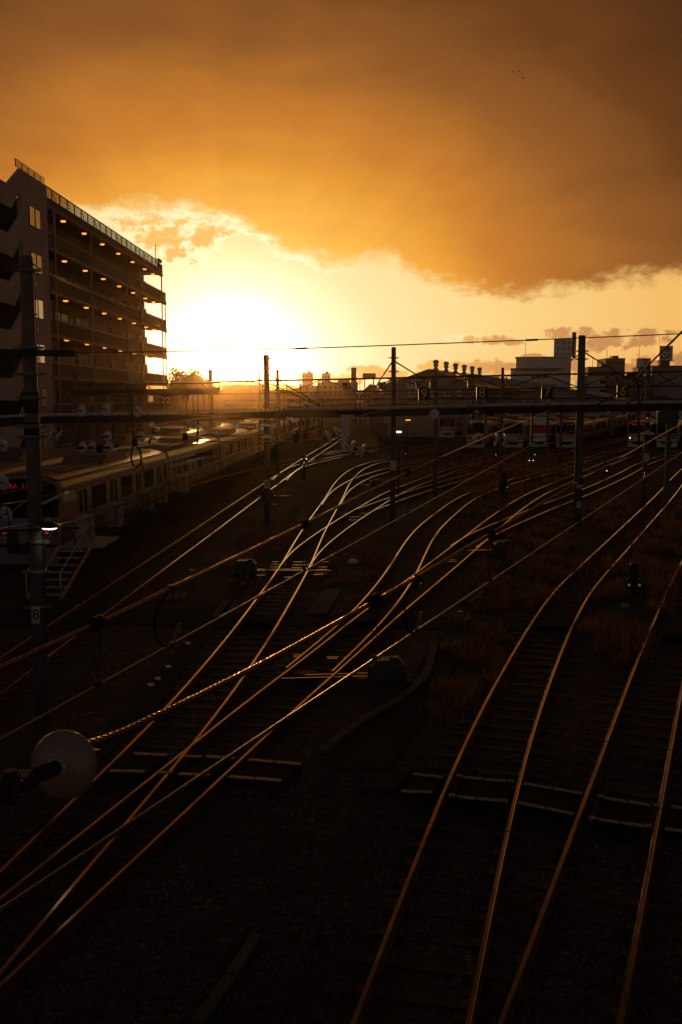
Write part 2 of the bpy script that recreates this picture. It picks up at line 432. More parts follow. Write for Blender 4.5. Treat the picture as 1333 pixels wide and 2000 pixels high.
# ------------------------------------------------------------------ the road bridge the picture is taken from
def bridge():
    root = thing('road_bridge', 'concrete road bridge over the tracks, from whose parapet the yard is seen', 'bridge', (0, -7, 0))
    M_br = mat('bridge_concrete', (.22, .21, .20), .85, 0, .2, .6)
    build('deck', MB().box((0, -7.4, 5.25), (120, 13.6, .7)), M_br, root)
    for y in (-.75, -14.0): build('parapet', MB().box((0, y, 5.98), (120, .22, .74)), M_br, root)
    for y in (-1.2, -4.2, -7.4, -10.6, -13.6): build('girder', MB().box((0, y, 4.55), (120, .5, .69)), M_br, root)
    for x in (-46, -17.5, 20.5, 46): build('pier', MB().box((x, -7.4, 2.1), (1.2, 12.6, 4.2)), M_br, root)
bridge()

# ------------------------------------------------------------------ tracks
HEAD = [(-.0325, .135), (-.0325, .160), (-.022, .170), (.022, .170), (.0325, .160), (.0325, .135), (.009, .12), (.009, .05), (.06, .03), (-.06, .03), (-.009, .05), (-.009, .12)]
HM = [1, 0, 0, 0, 1, 1, 1, 1, 1, 1, 1, 1]
GA = 1.132
sleeper_src = {}
def sleeper_mesh(L):
    k = round(L, 2)
    if k not in sleeper_src:
        mb = MB(); mb.box((0, 0, -.06), (L, .2, .14)); mb.box((-GA/2, 0, .016), (.3, .16, .012), mi=1); mb.box((GA/2, 0, .016), (.3, .16, .012), mi=1)
        me = mb.mesh('sleeper', [M_sleeper, M_rust]); mb.fixn(me); sleeper_src[k] = me
    return sleeper_src[k]
TR = {}
def track(key, label, px, zo=0, ext0=None, ext1=0, sleepers=(0, 60), side=1, both=None, start=None, kind='timber'):
    # px: one rail traced on the photo (side=1: it is the left rail); the other stands one gauge beside it
    pts = [G(x, y) for x, y in px]
    if both:
        pass
    p = smooth(resample(crom(pts, .5), 1.0), 10)
    if ext0: p = resample([p[0]+(p[0]-p[2]).normalized()*ext0]+p, 1.0)
    if ext1: p = resample(p+[p[-1]+(p[-1]-p[-4]).normalized()*ext1], 1.0)
    q = smooth(offset(p, GA*side), 4)
    root = thing('railway_track', label, 'railway track', (p[0].x, p[0].y, 0), 'tracks of the rail yard')
    for line in ((p, q) if side > 0 else (q, p)):
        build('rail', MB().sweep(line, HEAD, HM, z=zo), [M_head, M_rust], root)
    ctr = [(a+b)/2 for a, b in zip(p, q)]
    cs = resample(ctr, .62); cs = [(c, i) for i, c in enumerate(cs)]
    rest = MB(); cnt = 0
    for c, i in cs:
        if c.y < 1 or c.y > 150: continue
        a = cs[max(i-1, 0)][0]; b2 = cs[min(i+1, len(cs)-1)][0]; d = b2-a; rz = math.atan2(d.y, d.x)-math.pi/2
        if c.y < sleepers[1] and cnt < 100 and c.y > sleepers[0]:
            o = bpy.data.objects.new('sleeper', sleeper_mesh(2.15)); C.objects.link(o); o.parent = root
            o.location = (c.x-root.location.x, c.y-root.location.y, .004+zo); o.rotation_euler = (0, 0, rz+rng.uniform(-.03, .03)); cnt += 1
        elif c.y > sleepers[0]: rest.box((c.x, c.y, -.058+zo), (2.15, .2, .14), rz)
    if rest.v: tag(build('sleepers', rest, M_sleeper, root), kind='stuff')
    TR[key] = (p, q, ctr); return root
track('T0', 'plain track along the left train, running past the fence into the glow', [(-60, 1325), (0, 1284), (97, 1219), (205, 1148), (310, 1080), (389, 1028), (440, 994), (516, 944), (587, 898), (640, 866)], 0, 6, 60)
tr1 = track('T1', 'track in the bottom right corner, rightmost rails of the yard', [(930, 2120), (980, 2000), (1060, 1780), (1150, 1540), (1195, 1420), (1240, 1300), (1290, 1185), (1333, 1095), (1400, 985), (1480, 900)], -.004, None, 30)
tr2 = track('T2', 'long S curved track at right, between the dwarf signal and the asphalt path', [(640, 2130), (690, 2000), (780, 1760), (868, 1540), (925, 1415), (988, 1300), (1038, 1216), (1085, 1151), (1140, 1100), (1212, 1033), (1285, 964), (1333, 915), (1400, 860)], 0, None, 60)
track('T3', 'brightest track, from the white insulator up to the sharp bend in the middle', [(-90, 1790), (0, 1700), (100, 1603), (195, 1513), (300, 1412), (400, 1298), (441, 1250), (505, 1165), (550, 1103), (587, 1041), (636, 972), (659, 938), (685, 917), (715, 905), (763, 895), (830, 886), (910, 877)], 0, 4, 60)
track('T4', 'straight track crossing the lower left corner beneath the contact wire', [(-70, 1810), (0, 1752), (100, 1672), (250, 1555), (380, 1452), (456, 1388), (535, 1328), (610, 1277), (640, 1250), (685, 1212), (760, 1158), (850, 1092), (904, 1051), (959, 1009), (1002, 980), (1042, 959), (1096, 937), (1133, 922), (1183, 902), (1227, 886), (1300, 864)], -.004, 4, 60)
track('T8', 'track curving away from the point machine towards the striped target board', [(560, 1303), (610, 1263), (681, 1203), (719, 1162), (749, 1125), (775, 1084), (797, 1051), (820, 1026), (850, 1003), (886, 977), (922, 960), (977, 942), (1067, 919), (1129, 899), (1212, 875), (1290, 856)], -.008, None, 60)
track('T5', 'track leaving the bright track to the right below the strung messenger wire', [(550, 1102), (565, 1080), (599, 1055), (640, 1027), (692, 996), (762, 958), (846, 927), (880, 915), (977, 894), (1060, 880)], -.008, None, 60)
track('T6', 'short bright track splitting at the bend beneath the hanging drop arm', [(630, 985), (645, 963), (664, 949), (700, 931), (760, 914), (840, 898), (930, 884)], -.004, None, 60)
track('T7', 'middle track fanning out right before the round concrete pole', [(700, 993), (762, 971), (846, 945), (880, 936), (970, 912), (1060, 892)], -.012, None, 60)
track('T10', 'track diverging right towards the train with the lit headlamp', [(880, 1066), (922, 1040), (1002, 1008), (1038, 993), (1140, 955), (1212, 923), (1249, 904), (1320, 880)], -.008, None, 60)
track('T11', 'track swinging right out of the left track behind the two white signal lights', [(533, 937), (551, 921), (580, 908), (640, 894), (690, 885), (740, 877), (800, 868)], -.004, None, 60)
track('T12', 'far thin track under the middle of the gantry beam', [(618, 888), (650, 882), (700, 873), (760, 865), (840, 857)], -.008, None, 60)

for root, key, pxs in ((tr2, 'T2', [(835, 1606), (994, 1630)]), (tr1, 'T1', [(1197, 1437), (1326, 1452)])):
    for x, y in pxs:
        p = G(x, y); best = min(((q-p).length, i, L) for L in (0, 1) for i, q in enumerate(TR[key][L])); L, i = TR[key][best[2]], best[1]
        q = L[i]; d = (L[min(i+1, len(L)-1)]-L[max(i-1, 0)]).normalized(); sd = Vector((d.y, -d.x, 0)); z0 = Vector((q.x, q.y, 0))
        mb = MB()
        mb.bar(z0+Vector((0, 0, .168))-d*.006, z0+Vector((0, 0, .168))+d*.006, .068, .01); build('joint_gap', mb, M_black, root)
        for s in (-1, 1):
            mb = MB(); mb.bar(z0+sd*s*.028+Vector((0, 0, .085))-d*.28, z0+sd*s*.028+Vector((0, 0, .085))+d*.28, .025, .08)
            for k in (-.2, -.07, .07, .2): mb.lathe([(.016, 0), (.016, .022)], z0+sd*s*.04+Vector((0, 0, .085))+d*k, sd*s, 6)
            build('fishplate', mb, M_rust, root)
# ------------------------------------------------------------------ apartment block on the left
AZT = R(1.44)                                  # the left tracks and the block run this way
def apartment():
    root = thing('apartment_block', 'long seven storey apartment block with lit open corridors and zigzag stair tower', 'apartment block', (-20.4, 70.3, 0))
    # local frame: u along the facade (away from the camera), w outwards to the tracks
    ud = Vector((math.sin(AZT), math.cos(AZT), 0)); wd = Vector((math.cos(AZT), -math.sin(AZT), 0)); O = Vector((-20.38, 70.3, 0))
    Mz = -AZT
    def P(u, w, z): return O+ud*u+wd*w+Vector((0, 0, z))
    def bx(mb, u0, u1, w0, w1, z0, z1, mi=0): mb.box(P((u0+u1)/2, (w0+w1)/2, (z0+z1)/2), (abs(w1-w0), abs(u1-u0), z1-z0), Mz, mi); return mb
    M_wall = mat('corridor_wall_paint', (.24, .165, .09), .85, 0, .2, .8, .1, 10)
    M_par = mat('brown_parapet_panel', (.075, .05, .038), .75, 0, .12, 1.2)
    M_band = mat('pale_coping', (.42, .31, .25), .75, 0, .14, 2)
    M_tower = mat('tower_render', (.60, .48, .45), .85, 0, .14, .5, .2, 8)
    M_door = mat('flat_door', (.10, .07, .05), .5, 0, .2, 2)
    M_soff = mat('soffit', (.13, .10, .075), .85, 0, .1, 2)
    M_fence = mat('roof_mesh_panel', (.30, .22, .17), .7, 0, .1, 3, clear=.5)
    L = 39.9; FH = 2.95; ZR = 19.88
    core = MB(); bx(core, 0.02, L-1.2, -11, -1.75, 0, ZR-.2); build('wall', core, M_wall, root)
    levels = [ZR-FH*i for i in range(7)]       # undersides of slabs / parapet feet
    # roof slab with a deep fascia
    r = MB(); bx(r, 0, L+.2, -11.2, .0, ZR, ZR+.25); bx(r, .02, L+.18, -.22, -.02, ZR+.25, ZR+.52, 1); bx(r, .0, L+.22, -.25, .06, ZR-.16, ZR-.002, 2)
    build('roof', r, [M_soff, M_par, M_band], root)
    # railing along the roof edge: posts, rail and mesh panels
    rail = MB(); nposts = 21
    for i in range(nposts):
        u = .3+i*(L-3.2)/(nposts-1); rail.box(P(u, -.12, ZR+.92), (.07, .07, .8), Mz)
        if i % 2: rail.bar(P(u, -.12, ZR+1.05), P(u+.45, -.12, ZR+1.05), .04); rail.bar(P(u+.45, -.12, ZR+1.05), P(u+.75, -.12, ZR+.56), .04)
    rail.bar(P(.3, -.12, ZR+1.30), P(L-2.9, -.12, ZR+1.30), .06); rail.bar(P(.3, -.12, ZR+.57), P(L-2.9, -.12, ZR+.57), .04)
    rl = build('roof_railing', rail, M_dark, root)
    for i in range(nposts-1):
        u = .3+i*(L-3.2)/(nposts-1); pm = MB(); bx(pm, u+.06, u+(L-3.2)/(nposts-1)-.06, -.14, -.10, ZR+.60, ZR+1.25); build('mesh_panel', pm, M_fence, rl)
    e = MB()
    for k in range(4): e.box(P(L-2.6+k*.35, -.15, ZR+1.0), (.05, .05, .9), Mz)
    e.bar(P(L-2.7, -.15, ZR+1.0), P(L-1.4, -.15, ZR+1.0), .04); e.bar(P(L-2.7, -.15, ZR+1.4), P(L-1.4, -.15, ZR+1.4), .04)
    e.tube([P(L-1.9, -.3, ZR+.3), P(L-1.9, -.3, ZR+3.0)], .035, 6)
    build('antenna_mast', e, M_dark, root)
    e = MB(); bx(e, L-1.2, L+.2, -.3, -.02, ZR+.53, ZR+1.05); bx(e, L-1.2, L+.2, -.25, -.06, ZR+1.25, ZR+1.6); bx(e, L-1.15, L-1.0, -.25, -.06, ZR+1.05, ZR+1.25)
    build('roof_parapet', e, M_dark, root)
    lamp_me = None
    for i in range(1, 7):
        z = levels[i]
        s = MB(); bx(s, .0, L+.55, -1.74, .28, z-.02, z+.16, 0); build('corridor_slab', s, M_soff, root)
        p = MB(); bx(p, .0, L+.55, .05, .22, z+.162, z+.92, 0); bx(p, L+.38, L+.55, -1.74, .048, z+.162, z+.92, 0)
        bx(p, -.02, L+.58, .0, .30, z-.20, z-.022, 1); bx(p, -.02, L+.58, .02, .26, z+.922, z+1.06, 1)
        build('parapet', p, [M_par, M_band], root)
        # doors and windows along the corridor wall
        for k in range(7):
            u = 1.6+k*5.5
            w = MB(); bx(w, u, u+3.4, -1.75, -1.69, z+1.05, z+2.15); wo = build('window', w, M_dark, root)
            w = MB()
            for q in range(5): bx(w, u+.1+q*.66, u+.62+q*.66, -1.688, -1.66, z+1.1, z+2.08)
            build('pane', w, M_glass, wo)
            w = MB()
            for q in range(9): bx(w, u+.1+q*.4, u+.14+q*.4, -1.60, -1.56, z+1.06, z+2.12)
            bx(w, u, u+3.4, -1.60, -1.56, z+1.02, z+1.06); build('window_bars', w, M_band, wo)
            w = MB(); bx(w, u+3.9, u+4.8, -1.75, -1.70, z+.17, z+2.15); build('door', w, M_door, root)
        # a pale meter box and a drain pipe on the parapet near the far end
        w = MB(); bx(w, L-12.4, L-11.6, .30, .38, z+.45, z+1.75); build('pipe_cover', w, M_band, root)
    for i in range(0, 7):
        z = levels[i]-.03
        for k, u in enumerate((1.2, 6.8, 12.4, 18, 23.6, 29.2, 34.6, 38.6)):
            mb = MB(); mb.lathe([(.02, -.11), (.15, -.10), (.2, -.05), (.2, 0)], P(u, -.75, z), n=12)
            build('ceiling_lamp', mb, M_lampw, root)
    for u in (1.0, 10.2, 22.0, 27.4, 37.6):
        mb = MB(); mb.tube([P(u, .36, 0), P(u, .36, ZR-.2)], .07, 8); build('drain_pipe', mb, M_band, root)
    mb = MB(); mb.tube([P(L+.42, .15, .2), P(L+.42, .15, levels[1]-.2)], .06, 8); build('drain_pipe', mb, M_band, root)
    # stair tower at the near end
    t = MB(); t0 = -5.2; ZT = 21.0
    poly = [P(t0, .2, 0), P(-.02, .2, 0), P(-.02, .2, ZT), P(t0, .2, ZT)]
    t = MB(); t.prism([P(t0, -.06, 0), P(-.02, -.06, 0), P(-.02, -.06, 19.2), P(t0, -.06, 19.2)], -wd*6.2); t.prism(poly, -wd*.25); build('stair_tower', t, M_tower, root)
    tr = MB()
    for k in range(5): tr.box(P(t0-.6+k*1.2, .1, ZT+.24), (.05, .05, .48), Mz)
    for zz in (.46, .32, .18, .05): tr.bar(P(t0-.65, .1, ZT+zz), P(-.05, .1, ZT+zz), .045)
    build('tower_railing', tr, M_dark, root)
    for i in range(6):
        z = 17.72-FH*i
        f = MB(); bx(f, -3.85, -1.75, .2, .24, z, z+1.3); fo = build('window', f, M_dark, root)
        lit = mat('lit_stair_window', (.6, .5, .35), .4, emit=((1, .40, .06, .14) if i < 2 else (1, .56, .24, .34) if i < 4 else (1, .5, .2, .0)))
        for a, b in ((-3.78, -2.95), (-2.65, -1.82)):
            f = MB(); bx(f, a, b, .241, .262, z+.06, z+1.24); build('pane', f, lit, fo)
    # open zigzag stair nearer the camera
    st = MB(); bx(st, t0-.04, t0-.006, -6.0, -.1, 0, 19.15); bx(st, -13.5, t0, -6.0, -2.6, 0, 18.0); build('stair_back_wall_shade', st, mat('painted_stair_shade', (.035, .028, .024), .9, 0, .1, 1), root)  # stairwell shade put into the dark colour; thin sheet darkens the tower end
    for i in range(7):
        zb = 18.2-i*FH
        s = MB()
        s.prism([P(-12.5, .2, zb), P(-7.6, .2, zb), P(-7.6, .2, zb+1.37), P(-12.5, .2, zb+1.37)], -wd*.18)
        s.prism([P(-7.599, .2, zb), P(-7.1, .2, zb-.05), P(t0-.004, .2, zb+1.60), P(t0-.004, .2, min(ZT, zb+2.97)), P(-7.599, .2, zb+1.37)], -wd*.18)
        s.prism([P(-12.5, .02, zb+.05), P(-7.2, .02, zb+.05), P(-7.2, .02, zb+.22), P(-12.5, .02, zb+.22)], -wd*2.3, 1)
        s.prism([P(-7.2, .02, zb+.05), P(t0-.004, .02, zb+1.66), P(t0-.004, .02, zb+1.87), P(-7.2, .02, zb+.25)], -wd*1.2, 1)
        build('stair_parapet', s, [M_tower, M_soff], root)
    s = MB()
    for k in range(4): s.box(P(-12.2+k*1.05, .0, 20.2), (.06, .06, 1.5), Mz)
    bx(s, -12.4, -9.1, -.1, .0, 19.3, 20.9); build('roof_railing', s, M_dark, root)
apartment()
# ------------------------------------------------------------------ trains
M_body = mat('stainless_body', (.34, .29, .24), .38, .6, .08, 2, stretch=(1, .2, 6))
M_roof = mat('train_roof', (.14, .11, .09), .36, .35, .25, 1.2)
M_acu = mat('roof_unit', (.20, .17, .15), .33, .4, .15, 2)
M_under = mat('underframe', (.02, .018, .017), .7, .1, .3, 4)
M_blue = mat('sky_blue_band', (.10, .22, .36), .45, 0, .08, 4)
M_ylw = mat('yellow_band', (.60, .36, .03), .45, 0, .08, 4)
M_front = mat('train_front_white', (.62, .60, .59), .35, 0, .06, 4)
M_front_dim = mat('train_front_white_dimmed', (.17, .17, .175), .4, 0, .08, 4)  # same white front, with the near end's dim light put into the colour
M_led = mat('led_red', (.5, .02, .03), .5, emit=(1, .012, .04, .13))
M_tail = mat('tail_lamp', (.5, .02, .03), .5, emit=(1, .02, .05, .3))
M_headl = mat('head_lamp', (1, .9, .7), .5, emit=(1, .78, .45, 3))
M_lens = mat('lamp_lens', (.12, .12, .12), .1, 0, .05, 4)
HW = 1.41
PROF = [(-HW+.02, 1.02), (-HW-.03, 1.5), (-HW-.03, 2.6), (-HW+.03, 3.18), (-HW+.17, 3.42), (-HW+.5, 3.56), (-.5, 3.64), (0, 3.66)]
PROF = PROF+[(-x, z) for x, z in PROF[-2::-1]]
def car(root, k, band, near, front, units):
    y0 = k*20.0+(0 if k == 0 else .25); y1 = k*20+19.55
    b = MB(); n = len(PROF)
    secs = []
    if front and k == 0: secs = [(y0, .93, -.05), (y0+.10, .985, -.012), (y0+.35, 1, 0)]
    else: secs = [(y0, 1, 0)]
    secs.append((y1, 1, 0)); base = 0
    for y, sc, dz in secs:
        for x, z in PROF: b.v.append(Vector((x*sc, y, z+(dz if z > 3 else 0))))
    for i in range(len(secs)-1):
        for q in range(n-1):
            mi = 1 if 4 <= q <= n-6 else 0
            b.face((i*n+q, i*n+q+1, (i+1)*n+q+1, (i+1)*n+q), mi, 4 <= q <= n-6)
        b.face((i*n+n-1, i*n, (i+1)*n, (i+1)*n+n-1), 0)
    b.face(range(n)); b.face([(len(secs)-1)*n+q for q in range(n)][::-1])
    for s in (-1, 1):                                   # gutters and the colour bands along the sides
        b.box((s*(HW+.045), (y0+y1)/2, 3.12), (.03, y1-y0-.5, .05), mi=0)
        b.box((s*(HW-.16), (y0+y1)/2, 3.45), (.06, y1-y0-.4, .04), mi=0)
    o = build('carriage', b, [M_body, M_roof], root, local=True)
    bd = MB()
    for s in (-1, 1):
        bd.box((s*(HW+.037), (y0+y1)/2, 1.72), (.012, y1-y0-.3, .34)); bd.box((s*(HW+.012), (y0+y1)/2, 3.03), (.012, y1-y0-.3, .14))
    build('colour_band', bd, band, o, local=True)
    u = MB(); u.box((0, (y0+y1)/2, .99), (2.5, y1-y0-.3, .06))
    for yy, w, h in ((y0+6.6, 1.6, .55), (y0+8.9, 2.0, .6), (y0+11.3, 1.8, .5), (y0+13.2, 1.2, .6)): u.box((0, yy, .96-h/2), (2.5, w, h))
    for yy in (y0+2.9, y1-2.9):
        u.box((-.95, yy, .52), (.22, 3.0, .32)); u.box((.95, yy, .52), (.22, 3.0, .32)); u.box((0, yy, .6), (1.7, .5, .3))
        for dy in (-1.05, 1.05):
            for s in (-.566, .566): u.lathe([(.43, -.06), (.43, .06)], (s, yy+dy, .43+RH), (1, 0, 0), 14)
    build('underframe', u, M_under, o, local=True)
    for yy in units:
        a = MB(); a.prism([(-.95, y0+yy-2.4, 3.55), (-.95, y0+yy-1.7, 3.93), (-.95, y0+yy-.8, 4.02), (-.95, y0+yy+.8, 4.02), (-.95, y0+yy+1.7, 3.93), (-.95, y0+yy+2.4, 3.55)], (1.9, 0, 0))
        a.box((0, y0+yy, 4.03), (1.2, 1.3, .05), mi=1)
        build('air_conditioner', a, [M_acu, M_roof], o, local=True)
    if near:
        a = MB()
        for s in (-.75, .75): a.box((s, (y0+y1)/2, 3.64), (.12, y1-y0-3, .05))
        a.box((.3, y0+2.6, 3.72), (.9, .8, .14)); a.box((-.4, y1-2.2, 3.72), (.7, 1.4, .14)); build('roof_duct', a, M_acu, o, local=True)
        for s in (1,):
            X = s*(HW+.032)
            for dyc in (2.6, 7.4, 12.2, 17.0):
                yc = y0+dyc
                d = MB(); d.box((X-.005*s, yc, 2.1), (.03, 1.32, 1.92)); do = build('door', d, M_body, o, local=True)
                d = MB()
                for q in (-.33, .33): d.box((X+.013*s, yc+q, 2.42), (.012, .42, .95))
                build('door_window', d, M_glass, do, local=True) if False else build('door_window', d, M_glass, o, local=True)
            for dyc, w in ((5.0, 2.2), (9.8, 2.2), (14.6, 2.2), (.95, .55), (18.6, .8)):
                if k == 0 and dyc < 1: continue
                d = MB(); d.box((X, y0+dyc, 2.42), (.03, w+.16, 1.12)); d.box((X+.012*s, y0+dyc, 2.42), (.016, w, .96), mi=1)
                build('window', d, [M_body, M_glass], o, local=True)
    else:
        for s in (1,):
            X = s*(HW+.034)
            d = MB()
            for dyc in (2.6, 7.4, 12.2, 17.0):
                for q in (-.33, .33): d.box((X, y0+dyc+q, 2.42), (.03, .42, .95))
            for dyc, w in ((5.0, 2.2), (9.8, 2.2), (14.6, 2.2)): d.box((X, y0+dyc, 2.42), (.03, w, .96))
            build('window_row', d, M_glass, o, local=True)
    return o
def train(pos, azd, ncars, band, label, near=0, led=None, tail=False, head=False, number=None, group='commuter trains standing in the yard'):
    root = thing('commuter_train', label, 'train', pos, group, -R(azd))
    for k in range(ncars):
        o = car(root, k, band, k < near, True, (9.8,))
        if k: continue
        # driving end
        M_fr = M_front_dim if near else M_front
        f = MB(); sx_ = .93
        w = [(-1.27, 2.02), (-1.29, 2.6), (-1.24, 3.1), (-1.05, 3.36), (-.5, 3.5), (0, 3.53)]; w = w+[(-x, z) for x, z in w[-2::-1]]
        f.prism([(x, -.02, z) for x, z in w], (0, .03, 0)); build('windscreen', f, M_glass, o, local=True)
        f = MB()
        for a, b in zip(w, w[1:]):
            f.bar((a[0]*1.03, -.02, a[1]+.02), (b[0]*1.03, -.02, b[1]+.02), .06, .07)
        f.box((0, -.012, 1.33), (2.56, .05, .62)); f.box((0, -.012, 2.0), (2.56, .06, .04))
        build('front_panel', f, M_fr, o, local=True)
        f = MB(); f.box((0, -.014, 1.83), (2.54, .05, .30)); build('front_band', f, band, o, local=True)
        f = MB(); f.prism([(-1.2, -.1, .28), (1.2, -.1, .28), (1.3, -.1, .5), (1.3, -.1, .92), (.75, -.1, .92), (.62, -.1, .66), (-.62, -.1, .66), (-.75, -.1, .92), (-1.3, -.1, .92), (-1.3, -.1, .5)], (0, .08, 0))
        build('snow_plough', f, M_fr, o, local=True)
        f = MB(); f.box((0, -.12, .84), (.34, .5, .26)); f.lathe([(.05, -.3), (.05, .3)], (.5, 0, .78), (0, 1, 0), 8); build('coupler', f, M_under, o, local=True)
        for s in (-1, 1):
            f = MB(); f.box((s*.92, -.05, 1.47), (.55, .04, .2)); ho = build('lamp_cluster', f, M_black, o, local=True)
            f = MB(); f.lathe([(.075, 0), (.075, .03)], (s*1.03, -.1, 1.47), (0, 1, 0), 12); build('head_lamp', f, M_headl if (head and s < 0) else M_lens, o, local=True)
            f = MB(); f.box((s*.80, -.085, 1.47), (.16, .03, .09)); build('tail_lamp', f, M_tail if tail else M_lens, o, local=True)
        if led:
            mb = MB()
            for it in led:
                if len(it) == 3: text_mb(it[0], it[2], FACE_CAM, (it[1], -.045, 3.22), .004, mb=mb)
                else: mb.box((it[0], -.04, 3.24), (it[1], .02, .17))
            build('destination_display', mb, M_led, o, local=True)
        if number:
            build('company_letters', text_mb(number, .26, FACE_CAM, (.92, -.06, 1.95), .004), M_front, o, local=True)
        if near:
            f = MB(); f.tube([(-1.15, -.06, 1.28), (1.2, -.06, 1.28)], .02, 6); f.tube([(-.75, -.05, 2.1), (.1, -.05, 2.7)], .015, 6); build('wiper', f, M_galv, o, local=True)
    return root
train((-11.9, 37.3, 0), 1.7, 9, M_blue, 'nearest blue banded train with red destination lights, beside the steel steps', near=5, led=[('BA', -.42, .27), ('1788S', .22, .27)], tail=True, number='JR')
train((-16.5, 40, 0), 1.7, 9, M_blue, 'train between the nearest blue banded train and the apartment block', near=0)
GR = 'commuter trains standing in the yard'
for px, d, a, n, band, kw, lab in [
    (815, 186, 14, 5, M_ylw, {}, 'farthest dark yellow banded train, left of the other yellow ones'),
    (874, 164, 17, 6, M_ylw, {}, 'unlit yellow banded train set back under the number 8 sign'),
    (932, 129, 20, 6, M_ylw, {}, 'yellow banded train behind the two tilted insulators'),
    (1003, 129, 20, 6, M_ylw, {}, 'yellow banded train left of the striped target board'),
    (1053, 131, 20, 6, M_ylw, {}, 'yellow banded train half hidden behind the striped target board'),
    (1107, 129, 20, 7, M_ylw, dict(led=[(-.75, .62), (.12, .16), (.62, .2)], tail=True), 'yellow banded train with red tail lights, right of the striped target board'),
    (1247, 130, 20, 7, M_ylw, dict(led=[(-.55, .6), (.42, .4)], head=True), 'yellow banded train with one lit headlamp at right'),
    (1303, 130, 20, 7, M_blue, {}, 'blue fronted train at the right edge without any lights')]:
    p = PD(px, 870, d); p.z = 0
    train(p, a, n, band, lab, **kw)
for px, d, a, n, lab in [(1380, 150, 20, 6, 'train outermost at the right beyond the blue fronted one')]:
    p = PD(px, 868, d); p.z = 0; train(p, a, n, M_ylw, lab)
# ------------------------------------------------------------------ distant skyline
def hill():
    mb = MB(); pts = [(-500, 752), (250, 752), (345, 748), (430, 744), (500, 746), (560, 752), (620, 759), (700, 764), (900, 768), (1500, 770), (2200, 772)]
    cv = [PD(x, y, 1500) for x, y in pts]; fr = []
    line = crom(cv, 20); n = len(line)
    for i, p in enumerate(line):
        h = p.z+mnoise.noise(Vector((p.x*.02, 3.1, 0)))*2.2+mnoise.noise(Vector((p.x*.09, 7.1, 0)))*1.5
        mb.v += [Vector((p.x, 1300, -.5)), Vector((p.x, 1420, h*.7)), Vector((p.x, 1500, h)), Vector((p.x, 1800, -.5))]
    for i in range(n-1):
        for k in range(3): mb.face((i*4+k, i*4+k+1, i*4+5+k, i*4+4+k), 0, True)
    o = build('hill', mb, mat('wooded_hill', (.05, .055, .03), .9, 0, .4, .02)); tag(o, kind='structure')
hill()
def leafcloud(mb, c, rx, rz, n, size, mi=0, seed=0, hole=.25):
    r = random.Random(seed); k = 0
    lobes = [(Vector((r.uniform(-.6, .6)*rx, r.uniform(-.6, .6)*rx, r.uniform(-.35, .6)*rz)), r.uniform(.35, .6)) for _ in range(11)]
    while k < n:
        lo, s = r.choice(lobes)
        v = Vector((r.gauss(0, 1), r.gauss(0, 1), r.gauss(0, 1))).normalized()*(r.random()**.45)
        p = Vector((lo.x+v.x*rx*s, lo.y+v.y*rx*s, lo.z+v.z*rz*s))
        if mnoise.noise(p*(2.2/rx)+Vector((seed, 0, 0))) < -hole: continue
        p += c; b = len(mb.v); s1 = size*r.uniform(.6, 1.4)
        u = Vector((r.uniform(-1, 1), r.uniform(-1, 1), r.uniform(-1, 1))).normalized(); w = u.orthogonal().normalized()
        mb.v += [p-u*s1, p+w*s1*.5, p+u*s1, p-w*s1*.5]; mb.face((b, b+1, b+2, b+3), mi); k += 1
M_leaf = mat('leaves', (.060, .065, .025), .7, 0, .4, 3, transl=.3)
M_bark = mat('bark', (.06, .045, .035), .9, 0, .3, 5)
def tree(px, ytop, d, wpx, label, n=1500, ybot=782, group=None, seed=1):
    t = PD(px, ytop, d); rx = wpx/2*d/F; h = t.z
    root = thing('tree', label, 'tree', (t.x, d, 0), group)
    rz = min(h*.42, rx*1.1); c = Vector((t.x, d, h-rz*.95))
    mb = MB(); leafcloud(mb, c, rx, rz, n, rx*.055+.1, seed=seed); build('crown', mb, M_leaf, root)
    mb = MB(); mb.tube([(t.x, d, 0), (t.x+.1, d, c.z*.5), (t.x, d, c.z)], [rx*.09, rx*.07, rx*.04], 8)
    for k in range(6):
        a = k*1.05+seed; mb.tube([(t.x, d, c.z*.6), (t.x+math.cos(a)*rx*.35, d+math.sin(a)*rx*.35, c.z), (t.x+math.cos(a)*rx*.6, d+math.sin(a)*rx*.6, c.z+rz*.5)], [rx*.045, rx*.03, rx*.012], 6)
    build('trunk', mb, M_bark, root)
tree(362, 722, 190, 68, 'round leafy tree right beside the end of the apartment block', 4200, seed=4)
tree(398, 732, 200, 34, 'smaller bush-like tree between the round tree and the setting sun', 1200, seed=9)
tree(732, 745, 260, 40, 'leftmost tree of the dark clump behind the number 13 sign', 1500, group='trees of the clump beside the workshop', seed=12)
tree(757, 737, 255, 50, 'tallest tree of the dark clump left of the workshop gable', 1800, group='trees of the clump beside the workshop', seed=15)
tree(780, 744, 250, 34, 'tree of the clump touching the workshop gable', 1200, group='trees of the clump beside the workshop', seed=19)
for k, x in enumerate((352, 440, 486, 530, 575)):
    pass

